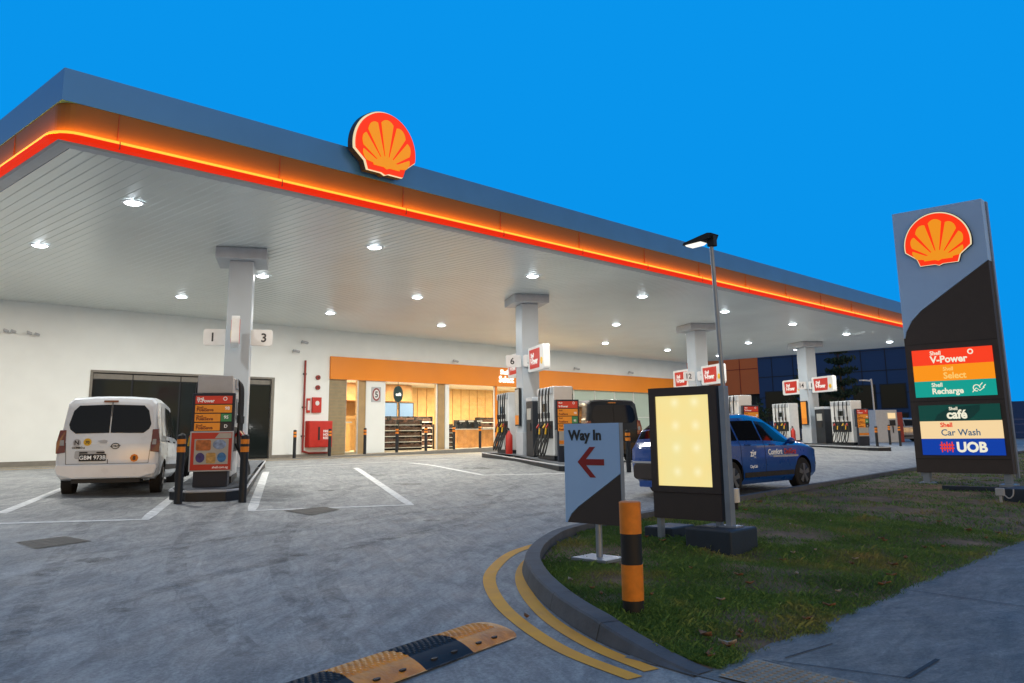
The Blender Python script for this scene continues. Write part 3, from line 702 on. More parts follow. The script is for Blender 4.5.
for i, (x, y) in enumerate(((25.5, 33.0), (26.98, 33.0), (29.1, 32.8), (34.6, 33.2))):
    lab = ['dark shelf rack of packaged goods beside the white pillar', 'dark shelf rack of packaged goods left of the tan pillar', 'low dark shelf rack just right of the white post', 'dark shelf rack of packaged goods behind the orange door frame'][i]
    if base is None:
        base = thing('shelf_rack', lab, 'shelf rack', (x, y, -.7), 0, 'goods racks inside the shop')
        MB().box(-.62, .62, .1, .2, 0, 1.45).box(-.64, -.6, -.2, .1, 0, 1.45).box(.6, .64, -.2, .1, 0, 1.45).build('frame', M['shelf'], base)
        for k2 in range(5):
            s = MB().box(-.6, .6, -.24, .1, .1 + .27 * k2, .13 + .27 * k2).build('shelf', M['white'], base)
        mb = MB(); random.seed(4)
        for k2 in range(5):
            xx = -.58
            while xx < .52:
                w = .06 + random.random() * .06; h = .12 + random.random() * .09; mb.box(xx, xx + w - .008, -.2, .05, .131 + .27 * k2, .131 + .27 * k2 + h); xx += w
        tag(mb.build('goods', M['good'], base), kind='stuff')
    else: dup(base, (x, y, -.7), 0, lab)
    (base if i == 0 else bpy.data.objects['shelf_rack.%03d' % i]).scale = ((1.16, 1, 1) if i != 2 else (.8, 1, .85))
for i, (x, y) in enumerate(((26.4, 35.0), (28.2, 35.0), (29.5, 35.2), (35.6, 36.2))):
    r_ = dup(base, (x, y, -.7), 0, ['taller goods rack in the second row behind the rack beside the white pillar', 'taller goods rack in the second row behind the tan pillar rack', 'taller goods rack against the back bulkhead right of the screens', 'tall goods rack against the batten wall at the right end'][i]); r_.scale = (1.3, 1, 1.15)
# people behind the cafe counter
def person(loc, label, lean=0):
    t = thing('person', label, 'person', loc, 0)
    ch = [((0, 0, .95), .15), ((0, 0, 1.15), .14), ((0, .0, 1.38), .17), ((0, 0, 1.5), .06), ((0, -.02, 1.6), .085), ((0, -.02, 1.70), .09)]
    me = bpy.data.meshes.new('body'); V = [c[0] for c in ch]; R = [c[1] for c in ch]; E = [(i, i + 1) for i in range(5)]
    def limb(root, pts, rs):
        p = root
        for q, r in zip(pts, rs): V.append(q); R.append(r); E.append((p, len(V) - 1)); p = len(V) - 1
    limb(2, [(.19, 0, 1.40), (.23, -.05, 1.12), (.18, -.26, 1.02), (.17, -.33, 1.02)], [.07, .05, .035, .035]); limb(2, [(-.19, 0, 1.40), (-.23, -.05, 1.12), (-.18, -.26, 1.02), (-.17, -.33, 1.02)], [.07, .05, .035, .035])
    limb(0, [(.1, 0, .85), (.1, -.02, .48), (.1, 0, .08), (.1, -.13, .04)], [.1, .07, .05, .04]); limb(0, [(-.1, 0, .85), (-.1, -.02, .48), (-.1, 0, .08), (-.1, -.13, .04)], [.1, .07, .05, .04])
    me.from_pydata(V, E, []); o = bpy.data.objects.new('body', me); COL.objects.link(o)
    sk = o.modifiers.new('s', 'SKIN'); 
    for i, sv in enumerate(me.skin_vertices[0].data): sv.radius = (R[i], R[i] * (.75 if i in (0, 1, 2) else 1)); sv.use_root = (i == 0)
    o.modifiers.new('u', 'SUBSURF').levels = 1; o.modifiers['u'].render_levels = 1
    me.materials.append(M['skin']); o.parent = t
    MB().ball((0, .0, 1.70), .115, 12, 8, (.95, 1.0, 1.05)).build('hair', M['black'], t)
    MB().tube([(0, 0, .85), (0, 0, 1.15), (0, 0, 1.42), (0, 0, 1.52)], [.2, .19, .2, .07], 12).build('shirt', M['cloth'], t)
person((22.55, 34.3, -.7), 'dark haired person in black standing behind the cafe counter, nearer the shutter')
person((23.1, 34.5, -.7), 'dark haired person in black behind the cafe counter, nearer the tan pillar')

# walkway in front of the shop
mb = MB(); X = [-14, 10, 19, 22, 26, 30, 34, 40, 50.3]; v = []
for x in X: v += [(x, 30.45, -.9), (x, 30.45, wk(x) + .012), (x, WY - .002, wk(x) + .016)]
mb.add(v, [(3 * i + j, 3 * (i + 1) + j, 3 * (i + 1) + j + 1, 3 * i + j + 1) for i in range(len(X) - 1) for j in range(2)])
struct('shop_walkway', mb, M['apron'])
mb = MB(); v = []
for x in X[2:]: v += [(x, 30.40, -.9), (x, 30.40, wk(x) + .02), (x, 30.448, wk(x) + .022)]
mb.add(v, [(3 * i + j, 3 * (i + 1) + j, 3 * (i + 1) + j + 1, 3 * i + j + 1) for i in range(len(X) - 3) for j in range(2)])
struct('walkway_edge', mb, M['plinth'])

# bollards by the shop
def bollard(label, loc, h=1.0, r=.07, group=None):
    t = thing('bollard', label, 'bollard', loc, 0, group)
    MB().tube([(0, 0, -.03), (0, 0, h - .02), (0, 0, h)], [r, r, r * .7], 20).build('post', M['dark'], t)
    MB().tube([(0, 0, h * .93), (0, 0, h * .86)], r + .004, 16).build('band', M['orange'], t); MB().tube([(0, 0, h * .82), (0, 0, h * .74)], r + .004, 16).build('band', M['orange'], t)
    return t
b0 = None
for i, px in enumerate((19.28, 20.96, 22.77, 24.53, 26.24, 28.0, 29.74)):
    lab = 'black bollard with orange bands in front of the shop, %s from the left' % ORD[i]
    if b0 is None: b0 = bollard(lab, (px, 30.75, wk(px) + .01), 1.12, .066, 'bollards in front of the shop')
    else: dup(b0, (px, 30.75, wk(px) + .01), 0, lab)
for x, y, lab, h in ((6.6, 13.95, 'tall black bollard with orange bands at the left corner of the nearest pump island', 1.13), (7.5, 13.5, 'tall black bollard with orange bands at the right corner of the nearest pump island', 1.13),
                  (19.0, 13.9, 'black bollard with orange bands beside the price board behind the way in sign', 1.13), (41.0, 15.6, 'black bollard near the price board of the far right island', 1.13), (50.3, 18.4, 'black bollard in front of the pale equipment cabinet', 1.13)):
    dup(b0, (x, y, zg(y)), 0, lab, 'bollards by the pump islands')

# wall furniture
t = thing('fire_pipe', 'dark red vertical riser pipe on the white wall', 'pipe', (20.15, WY - .08, -.8))
MB().tube([(0, 0, .15), (0, 0, 4.0)], .045, 10).build('riser', M['redd'], t); MB().tube([(0, 0, .2), (.3, 0, .12), (1.3, 0, .12), (1.4, 0, .2)], .04, 8).build('elbow', M['redd'], t)
for z in (.8, 2.0, 3.4): MB().box(-.07, .07, -.02, .075, z, z + .05).build('bracket', M['iron'], t)
t = thing('hose_reel_cabinet', 'red fire hose reel cabinet with white lettering on the white wall', 'cabinet', (20.9, WY - .35, -.45))
MB().box(-.62, .52, 0, .34, 0, 1.1).build('cabinet', M['redp'], t, bevel=.015); MB().box(-.6, .5, -.012, -.002, .03, 1.07).build('door', M['redp'], t, bevel=.008); MB().box(-.2, -.12, -.03, -.013, .3, .85).build('handle', M['black'], t)
text('lettering', 'FIRE\nHOSE\nREEL', .05, .62, .14, M['txt_white'], t, y=-.016, bold=.02)
t = thing('alarm_call_point', 'red alarm box with white dial above the hose reel cabinet', 'alarm box', (20.75, WY - .12, 1.35))
MB().box(-.2, .24, 0, .1, -.35, .3).build('housing', M['redp'], t, bevel=.01); MB().prism(circ(0.02, .05, .1), -.015, -.001).build('dial', M['white'], t)
t = thing('alarm_call_point', 'slim red and white call point beside the riser pipe', 'alarm box', (20.38, WY - .08, 1.3)); MB().box(-.08, .08, 0, .07, -.3, .3).build('housing', M['redp'], t, bevel=.01); MB().box(-.05, .05, -.01, -.001, -.2, .2).build('label_plate', M['white'], t)
for z, nm in ((2.42, 'lower'), (2.85, 'upper')):
    t = thing('alarm_bell', '%s of two small round red alarm bells on the white wall' % nm, 'alarm bell', (20.82, WY - .06, z - .35)); MB().prism(circ(0, 0, .1), -.03, .055).build('gong', M['redd'], t); MB().prism(circ(0, 0, .03), -.045, -.031).build('boss', M['iron'], t)
def cctv(label, x, z, w=1):
    t = thing('security_camera', label, 'security camera', (x, WY, z))
    MB().box(-.05, .05, -.04, -.002, -.06, .06).build('bracket', M['white'], t)
    MB().tube([(0, -.04, 0), (0, -.16, -.02)], .02, 8).build('arm', M['white'], t)
    h = MB().tube([(-.14 * w, -.2, .03), (.14 * w, -.22, -.02)], .055, 10).build('housing', M['whitegrey'], t)
    MB().tube([(.141 * w, -.22, -.02), (.15 * w, -.221, -.022)], .045, 10).build('lens', M['black'], h)
for x, z, l in ((8.68, 3.57, 'leftmost small camera high on the white wall'), (8.9, 3.56, 'second small camera high at the left end of the wall'), (9.38, 3.55, 'third small camera high on the wall above the van'), (9.62, 3.51, 'fourth small camera high on the wall above the van'),
                (20.0, 3.95, 'camera on the wall above the red riser pipe'), (19.6, 3.55, 'lower camera on the wall left of the riser pipe'), (28.7, 3.6, 'camera just above the orange band left of the shop lettering'), (38.2, 3.66, 'camera above the orange band right of the second column'), (43.5, 3.66, 'far right camera above the orange band')):
    cctv(l, x, z, 1 if x < 30 else 1.4)
    if x < 10: [o for o in bpy.data.objects if o.get('label') == l][0].scale = (.5, .8, .9)
t = thing('notice_sign', 'round red ringed notice on the white pillar', 'sign', (23.96, WY - .02, 1.85)); MB().prism(rrect(-.26, .26, -.34, .34, .03), -.01, .018).build('plate', M['whitegrey'], t); MB().prism(circ(0, 0, .22, 24, .29), -.016, -.011).build('ring', M['redd'], t); MB().prism(circ(0, 0, .16, 24, .22), -.021, -.017).build('disc', M['white'], t)
text('lettering', '5', 0, -.13, .38, M['txt_dark'], t, y=-.024, align='CENTER', bold=.02)
t = thing('hanging_cafe_sign', 'dark green oval cafe sign hanging inside the shop glass', 'sign', (25.2, WY - .05, 1.9)); MB().prism(circ(0, 0, .27, 28, .38), -.03, .02).build('disc', M['l_grn2'], t); MB().tube([(0, 0, .38), (0, 0, .55)], .012, 6).build('hanger', M['dark'], t)
text('lettering', 'café', 0, -.08, .2, M['lit_white'], t, y=-.034, align='CENTER', bold=.02)

# ------------------------------------------------------------------ pump islands
def island(i, y0, y1, label):
    c = cols[i]; z = zg(islxy(i, 0, y0)[1])
    t = thing('pump_island', label, 'pump island', (c[0], c[1], 0), RZ)
    def zz(y): return zg(islxy(i, 0, y)[1])
    out = [(-.62, y0 + .35), (-.32, y0), (.32, y0), (.62, y0 + .35), (.62, y1 - .3), (.35, y1), (-.35, y1), (-.62, y1 - .3)]
    n = len(out); zt = lambda y: zz(y) + .18
    def ring(k2, zf): return [(p[0] * k2, p[1] + (0 if k2 == 1 else (.05 if p[1] < 0 else -.05)), zf(p[1])) for p in out]
    mb = MB(); mb.add(ring(1, lambda y: zz(y) - .06) + ring(1, lambda y: zt(y) - .02) + ring(.97, lambda y: zt(y)), [(j * n + a, j * n + (a + 1) % n, (j + 1) * n + (a + 1) % n, (j + 1) * n + a) for j in range(2) for a in range(n)])
    mb.build('kerb', M['dark'], t)
    dk = MB(); Y = [y0 + .06] + [y0 + (y1 - y0) * k3 / 12 for k3 in range(1, 12)] + [y1 - .06]
    dk.add([(sx * (.3 if q in (0, 12) else .58), y, zt(y) + .004) for q, y in enumerate(Y) for sx in (-1, 1)], [(2 * q, 2 * q + 1, 2 * q + 3, 2 * q + 2) for q in range(12)]); dk.build('deck', M['kerbm'], t)
    mb = MB(); pts = [(p[0] * 1.0, p[1], zt(p[1]) - .012) for p in out]; mb.tube(pts + [pts[0]], .022, 6); mb.build('kerb_nosing', M['whitegrey'], t)
    return t
lab_i = ['raised grey island under the nearest pump beside the white van', 'raised grey island under the second column behind the way in sign', 'raised grey island under the third column behind the blue car', 'raised grey island under the far right column']
for i in range(4): island(i, -6.5 if i == 0 else -5.7, 4.8, lab_i[i])
ITOP = lambda q: zg(q[1]) + .184
def pump(label, i, sy):
    """front (facing the camera along the island) is local -y; hoses on both long sides"""
    q = islxy(i, 0, sy)
    t = thing('fuel_pump', label, 'fuel pump', (q[0], q[1], ITOP(q)), RZ, 'fuel pumps under the canopy')
    MB().box(-.30, .30, -.85, .85, 0, .12).build('base', M['dark'], t)
    MB().box(-.29, .29, -.83, .83, .121, 2.12).build('cabinet', M['white'], t, bevel=.02)
    for s in (-1, 1):
        X = lambda a, b: (min(s * a, s * b), max(s * a, s * b))
        MB().box(*X(.291, .31), -.74, .74, .62, 1.12).build('nozzle_bay', M['dark'], t, bevel=.008)
        sc = MB().box(*X(.291, .315), -.3, .3, 1.28, 1.72).build('display', M['whitegrey'], t, bevel=.01)
        MB().box(*X(.316, .32), -.22, .22, 1.40, 1.64).build('screen', M['darkwin'], sc)
        MB().box(*X(.291, .33), -.78, .78, 1.9, 2.10).build('hose_hood', M['whitegrey'], t, bevel=.01)
        for k2, y in enumerate((-.58, -.28, .08, .42)):
            mb = MB()
            pts = smooth_poly([(s * .32, y + .1, .78), (s * .50, y + .1, .35), (s * .54, y + .02, .12), (s * .50, y - .1, .3), (s * .38, y - .06, .8), (s * .37, y, 1.4), (s * .36, y, 1.95), (s * .31, y, 2.1)], 5)
            mb.tube(pts, .024, 8); h = mb.build('hose', M['black'], t)
            MB().tube([(s * .37, y, 1.2), (s * .37, y, 1.36)], .04, 8).build('hose_clip', M['black'], h)
            nm = ['redp', 'yellowp', 'black', 'redp'][k2]
            nz = MB().tube([(s * .30, y + .06, .92), (s * .38, y + .06, 1.02), (s * .43, y + .08, .92)], [.03, .042, .03], 8).build('nozzle', M[nm], t)
            MB().tube([(s * .43, y + .08, .92), (s * .45, y + .09, .74)], .026, 8).build('grip', M['yellowp' if k2 in (0, 2) else 'black'], nz)
    return t
def price_board(label, i, sy, tall=1.7, poster=False):
    q = islxy(i, 0, sy)
    t = thing('price_board', label, 'price board', (q[0], q[1], ITOP(q)), RZ, 'fuel grade boards on the islands')
    HW = .345 if poster else .33; sp = .158 if poster else .215
    MB().box(-HW - .015, HW + .015, 0, .16, .62 if poster else .9, tall).build('cabinet', M['navy'], t, bevel=.012)
    MB().box(-.29, .29, .02, .5 if poster else .15, 0, .9 if not poster else .62).build('base', M['navy'], t, bevel=.01)
    z = tall - .05; rows_ = [('V-Power', 'grade_red', 'txt_white', None, ''), ('FuelSave', 'grade_or', 'txt_brown', 'grade_or', '98'), ('FuelSave', 'grade_or', 'txt_brown', 'grade_gr', '95'), ('FuelSave', 'grade_or', 'txt_brown', 'txt_dark', 'D')]
    for nm, mm, tm, sm, st in rows_:
        k = HW / .40; h = sp - .02; x1 = .36 * k if (sm is None) else (.36 * k if sm == 'grade_or' else .14 * k)
        p = MB().box(-.36 * k, x1, -.014, -.002, z - h, z).build('grade_panel', M[mm], t)
        text('lettering', 'Shell', -.33 * k, z - .065, .06, M[tm], p, y=-.017, bold=.02)
        text('lettering', nm, -.33 * k, z - h + .025, .095 * k, M[tm], p, y=-.017, bold=.03)
        if sm and sm != 'grade_or':
            p2 = MB().box(.15 * k, .36 * k, -.014, -.002, z - h, z).build('grade_tile', M[sm], t)
            text('lettering', st, .255 * k, z - h + .05, .08, M['txt_white'], p2, y=-.017, align='CENTER', bold=.02)
        elif sm: text('lettering', st, .27 * k, z - h + .05, .08, M['txt_white'], p, y=-.017, align='CENTER', bold=.02)
        else: MB().tube([(.22 * k + .03 * math.cos(a), -.016, z - .05 + .03 * math.sin(a)) for a in [k2 * PI / 6 for k2 in range(13)]], .007, 5).build('ring_mark', M['txt_white'], p)
        z -= sp
    if poster:
        f = MB().box(-.365, .365, -.04, .0, .27, z + .01).build('poster_frame', M['whitegrey'], t, bevel=.008); zt = z - .015; zb = .295
        MB().box(-.34, .34, -.048, -.042, zb, zt).build('poster', M['redp'], f)
        MB().box(-.285, .285, -.053, -.049, zb + .1, zt - .11).build('poster_picture', M['poster'], f)
        MB().prism([(.05, zt - .10), (.12, zt - .01), (.33, zt - .01), (.33, zt - .10)], -.056, -.05).build('poster_corner', M['poster'], f)
        w = (zt - zb - .24) / 2
        for r in range(2):
            for c3 in range(2 + r):
                wx = .54 / (2 + r); x0 = -.27 + wx * c3; z0 = zb + .115 + (1 - r) * (w + .02)
                MB().prism(circ(x0 + wx / 2, z0 + w / 2, wx * .42, 16, w * .42) if (r + c3) % 2 else rrect(x0 + .01, x0 + wx - .01, z0, z0 + w - .02, .03), -.060, -.054).build('poster_tile', mat('poster_ink', [(.5, .15, .04), (.25, .35, .55), (.05, .04, .2), (.55, .33, .1), (.03, .2, .5)][r * 2 + c3], .5, var=.5, scale=14), f)
        text('lettering', 'shell.com.sg', .29, zb + .03, .055, M['txt_white'], f, y=-.052, align='RIGHT', bold=.01)
    else:
        MB().box(-.27, .27, -.01, -.002, .45, .88).build('poster', M['poster'], t)
        MB().box(-.27, .27, -.014, -.011, .5, .6).build('poster_stripe', M['orange'], t)
    return t
pump('fuel pump seen end on behind the large promotional board, nearest the white van', 0, -4.5).scale = (1.06, 1, .90)
pb = price_board('large fuel price board with a food poster, nearest the white van', 0, -5.9, 1.64, True)
MB().box(-.30, .30, .1, .13, 1.645, 1.96).build('header_panel', M['whitegrey'], pb, bevel=.01)
p1 = pump('fuel pump right of the second column beside the black van', 1, -3.05)
pump('fuel pump left of the second column near the orange door frame', 1, 2.4)
price_board('fuel price board beside the black van behind the way in sign', 1, -4.3, 1.75)
pump('fuel pump right of the third column behind the blue car', 2, -3.05)
pump('fuel pump left of the third column', 2, 2.4)
price_board('fuel price board above the blue car', 2, -4.3, 1.75)
pump('fuel pump right of the fourth column at the far end', 3, -3.05)
pump('fuel pump left of the fourth column at the far end', 3, 2.4)
price_board('fuel price board at the far end beside the pale equipment cabinet', 3, -4.3, 1.75)
nth = ['first', 'second', 'third', 'fourth']
for i in range(4):
    if i == 0: near = 'first column, behind the nearest pump'
    else: near = nth[i] + ' column'
    if i:
        q = islxy(i, 0, -1.25); t = thing('payment_terminal', 'dark grey payment terminal standing right of the ' + near, 'payment terminal', (q[0], q[1], ITOP(q)), RZ, 'payment terminals on the islands')
        MB().box(-.3, .3, -.4, .4, 0, 1.72).build('cabinet', M['dark'], t, bevel=.02); MB().box(-.31, .31, -.41, .41, 1.722, 1.85).build('top_cap', M['whitegrey'], t, bevel=.02)
        MB().box(-.325, -.302, -.22, .22, 1.15, 1.5).build('screen', M['poster'], t); MB().box(-.325, -.302, -.18, .18, .8, 1.05).build('keypad', M['black'], t)
        q = islxy(i, -.38, 1.15) if i else None
        t = thing('fire_extinguisher', 'red fire extinguisher at the foot of the ' + near, 'fire extinguisher', (q[0], q[1], ITOP(q)), RZ, 'fire extinguishers on the islands')
        MB().tube([(0, 0, 0), (0, 0, .03), (0, 0, .62), (0, 0, .72), (0, 0, .78)], [.11, .12, .12, .06, .035], 14).build('cylinder', M['redp'], t); MB().tube([(0, 0, .78), (0, 0, .84), (-.06, 0, .88)], .025, 8).build('valve', M['black'], t)
        MB().tube(smooth_poly([(0, 0, .82), (-.13, 0, .75), (-.15, 0, .4), (-.13, 0, .15)], 4), .014, 6).build('hose', M['black'], t)
        q = islxy(i, -.34, 0.0)
        t = thing('column_poster', 'framed orange promotional poster on the side of the ' + near, 'poster', (q[0], q[1], 0.15), RZ - PI / 2)
        MB().box(-.28, .28, -.04, .02, 0.1, 1.35).build('frame', M['dark'], t, bevel=.008); MB().box(-.23, .23, -.048, -.042, .15, 1.3).build('picture', M['poster'] if i == 1 else M['grade_or'], t); MB().box(-.23, .23, -.053, -.049, .15, .45).build('stripe', M['orange'], t)
# blade signs and number plates on the columns
nums = [('1', '3'), ('6', '5'), ('12', '9'), ('14', '13')]
for i in range(4):
    c = cols[i]
    for sgn, side in ((-1, 'near'), (1, 'far')):
        q = islxy(i, .0, sgn * 1.4)
        t = thing('fuel_brand_sign', 'white sign with red panel on the %s side of the %s column' % (side, nth[i]), 'sign', (q[0], q[1], 2.42 - .04 * i), RZ - PI / 2, 'double sided signs on the columns')
        MB().prism(rrect(-.92, .92, -.4, .4, .1), -.11, .11).build('case', M['white'], t, bevel=.01)
        for f in (0, 1):
            e = bpy.data.objects.new('face', None)
            fm = MB().prism([(-.72, .31), (.50, .31), (.50, -.1), (.44, -.31), (-.64, -.31)], -.122, -.111); 
            if f: fm.v = [(-a, -b, c2) for a, b, c2 in fm.v]
            fo = fm.build('red_panel', M['blade_red'], t)
            if f == 0:
                text('lettering', 'Shell', -.52, .05, .2, M['txt_white'], fo, y=-.126, bold=.03); text('lettering', 'V-Power', -.56, -.17, .28, M['txt_white'], fo, y=-.126, bold=.04, sx=.85)
            dm = MB().prism(circ(.70, -.12, .11), -.122, -.111)
            if f: dm.v = [(-a, -b, c2) for a, b, c2 in dm.v]
            dm.build('yellow_dot', M['yellowp'], t)
    if i == 0:
        for q_ in ('fuel_brand_sign', 'fuel_brand_sign.001'): bpy.data.objects[q_].scale = (.6, .8, .8); bpy.data.objects[q_].rotation_euler[2] += math.radians(3.4)
    for k2, (sx, s) in enumerate(((-.54, nums[i][0]), (.54 if i == 0 else .0, nums[i][1]))):
        q = islxy(i, sx, -.25 if sx else -.47)
        t = thing('pump_number_sign', 'white plate numbered %s beside the %s column' % (s, nth[i]), 'sign', (q[0], q[1], 2.42 - .04 * i), RZ, 'pump number plates on the columns')
        MB().prism(rrect(-.27, .27, -.2, .2, .07), -.03, .03).build('plate', M['white'], t, bevel=.006)
        MB().box(-.08, .0, .031, .2 if sx else .04, -.03, .03).build('bracket', M['iron'], t) if sx >= 0 else MB().box(.0, .08, .031, .2, -.03, .03).build('bracket', M['iron'], t)
        text('lettering', s, 0.06 if sx > 0 else -.06, -.1, .3, M['txt_dark'], t, y=-.035, align='CENTER', bold=.02)

# ------------------------------------------------------------------ vehicles
def lerp(a, b, t): return a + (b - a) * t
class Body:
    """lofted car body; y runs from the rear bumper (0) to the nose"""
    def __init__(s, st, rake=0.0, rz0=1.0): s.st = st; s.rake = rake; s.rz0 = rz0
    def par(s, y):
        st = s.st; y = min(max(y, st[0][0]), st[-1][0])
        for i in range(len(st) - 1):
            if st[i][0] <= y <= st[i + 1][0]:
                a, b = st[i], st[i + 1]; t = (y - a[0]) / (b[0] - a[0])
                return [lerp(a[k2], b[k2], t) for k2 in range(1, 6)]
    def sec(s, y):
        hw, zb, zl, zr, rw = s.par(y); h = zl - zb
        c = [(0, zb), (hw * .88, zb), (hw * .97, zb + .1 * h + .03), (hw, zb + .45 * h), (hw * .985, zl - .05 * h), (hw * .955, zl), (lerp(hw * .955, rw, .88), lerp(zl, zr, .86)), (rw * .9, zr - .02 * (zr - zl) - .012), (rw * .4, zr), (0, zr + .004)]
        return c
    def pt(s, y, v, off=0.0, side=1):
        """v in 0..9 along the section"""
        c = s.sec(y); i = min(int(v), 8); t = v - i; x, z = lerp(c[i][0], c[i + 1][0], t), lerp(c[i][1], c[i + 1][1], t)
        dx, dz = c[i + 1][0] - c[i][0], c[i + 1][1] - c[i][1]; L = math.hypot(dx, dz) or 1
        x += dz / L * off; z -= dx / L * off
        yy = y + s.rake * max(0, z - s.rz0) * max(0, 1 - y / 1.6)
        return (side * x, yy, z)
    def mesh(s, cuts=()):
        ysn = sorted(set([a[0] for a in s.st] + [round(lerp(a[0], b[0], k2 / 4), 4) for a, b in zip(s.st[:-1], s.st[1:]) for k2 in range(1, 4)]))
        vv = [0, 1, 1.5, 2, 2.5, 3, 3.5, 4, 4.5, 5, 5.5, 6, 6.35, 6.7, 7, 7.5, 8, 9]
        mb = MB(); ring = [(v, 1) for v in vv] + [(v, -1) for v in vv[-2:0:-1]]; n = len(ring); vs = []
        for y in ysn: vs += [s.pt(y, v, 0, sd) for v, sd in ring]
        fs = [(i * n + j, i * n + (j + 1) % n, (i + 1) * n + (j + 1) % n, (i + 1) * n + j) for i in range(len(ysn) - 1) for j in range(n)]
        mb.add(vs, fs)
        for e, base_, fl in ((0, 0, 1), (1, (len(ysn) - 1) * n, -1)):
            half = len(vv)
            q = []
            # bridge left/right points into horizontal strips so that the end is a clean surface
            for j in range(half - 1):
                a = base_ + j; b = base_ + j + 1; c = base_ + (n - j - 1) % n if j + 1 < half else b; d = base_ + (n - j) % n
                f = [a, b, base_ + (n - (j + 1)) % n, base_ + (n - j) % n]
                f2 = []; [f2.append(k3) for k3 in f if k3 not in f2]
                if len(f2) > 2: mb.f.append(f2 if fl < 0 else f2[::-1])
        return mb
    def patch(s, y0, y1, v0, v1, off=.006, side=1, ny=8, nv=6, shape=None):
        mb = MB(); vs = []
        for i in range(ny + 1):
            for j in range(nv + 1):
                u, w = i / ny, j / nv; y = lerp(y0, y1, u); a, b = (v0, v1) if shape is None else shape(u, v0, v1)
                vs.append(s.pt(y, lerp(a, b, w), off, side))
        mb.add(vs, [(i * (nv + 1) + j, i * (nv + 1) + j + 1, (i + 1) * (nv + 1) + j + 1, (i + 1) * (nv + 1) + j) for i in range(ny) for j in range(nv)]); mb.sm = True
        return mb
def wheel(parent, x, y, r, w=.2):
    s = 1 if x > 0 else -1
    g2 = MB().tube([(x - s * w, y, r), (x - s * w * .98, y, r), (x - s * .02, y, r), (x, y, r)], [r * .9, r, r, r * .93], 28).build('wheel', M['tyre'], parent)
    MB().tube([(x + s * .002, y, r), (x + s * .01, y, r)], [r * .66, r * .62], 24).build('rim', M['dark'], g2)
    mb = MB()
    for k2 in range(5):
        a = 2 * PI * k2 / 5 + .3; ca, sa = math.cos(a), math.sin(a); hw = .05
        P = [(.03, -hw * .6), (r * .62, -hw), (r * .62, hw), (.03, hw * .6)]
        V2 = [(x + s * .012, y + p * ca - q * sa, r + p * sa + q * ca) for p, q in P] + [(x + s * .02, y + p * ca - q * sa, r + p * sa + q * ca) for p, q in P]
        mb.add(V2, [(0, 1, 2, 3), (4, 7, 6, 5), (0, 4, 5, 1), (1, 5, 6, 2), (2, 6, 7, 3), (3, 7, 4, 0)])
    mb.tube([(x + s * .012, y, r), (x + s * .03, y, r)], .05, 12)
    mb.build('wheel_spokes', M['alloy'], g2, smooth=False)
def body_obj(B, parent, m, arches, r, hw):
    o = B.mesh().build('body', m, None, smooth=True)
    me0 = o.data
    me0.materials.append(M['black'])
    cut = MB()
    for y in arches:
        for s in (-1, 1): cut.tube([(s * (hw - .28), y, r), (s * (hw + .3), y, r)], r + .055, 28)
    for y in arches: pass
    co = cut.build('cutter', M['black'])
    for ob in (o, co):
        import bmesh
        bm = bmesh.new(); bm.from_mesh(ob.data); bmesh.ops.remove_doubles(bm, verts=bm.verts, dist=.0002); bmesh.ops.recalc_face_normals(bm, faces=bm.faces); bm.to_mesh(ob.data); bm.free()
    b = o.modifiers.new('b', 'BOOLEAN'); b.operation = 'DIFFERENCE'; b.object = co; b.solver = 'EXACT'
    try: b.material_mode = 'TRANSFER'
    except Exception: pass
    bpy.context.view_layer.update()
    me = bpy.data.meshes.new_from_object(o.evaluated_get(bpy.context.evaluated_depsgraph_get()))
    o.modifiers.clear(); o.data = me; me.shade_smooth()
    try: me.set_sharp_from_angle(angle=math.radians(32))
    except Exception: pass
    bpy.data.objects.remove(co); o.parent = parent
    return o
VAN = [(0, .84, .42, 1.0, 1.76, .72), (.03, .90, .34, 1.02, 1.84, .765), (.12, .925, .31, 1.03, 1.88, .785), (.5, .925, .29, 1.04, 1.90, .79), (1.4, .925, .28, 1.04, 1.91, .78), (2.5, .925, .28, 1.03, 1.88, .75), (2.9, .925, .28, 1.02, 1.80, .72),
       (3.25, .92, .28, 1.01, 1.50, .70), (3.6, .91, .28, 1.0, 1.18, .74), (3.75, .90, .28, .98, 1.08, .76), (4.15, .87, .3, .86, .95, .72), (4.38, .78, .36, .72, .80, .62), (4.42, .66, .42, .62, .68, .5)]
def rakefn(B): return lambda co: (co.x, co.y + B.rake * max(0, co.z - B.rz0), co.z) if hasattr(co, 'x') else (co[0], co[1] + B.rake * max(0, co[2] - B.rz0), co[2])
def rear_plate(B, name, poly, m, parent, y0=-.012, y1=.01, bevel=0):
    mb = MB().prism(poly, y0, y1); f = rakefn(B); mb.v = [f(v) for v in mb.v]; return mb.build(name, m, parent, bevel=bevel)
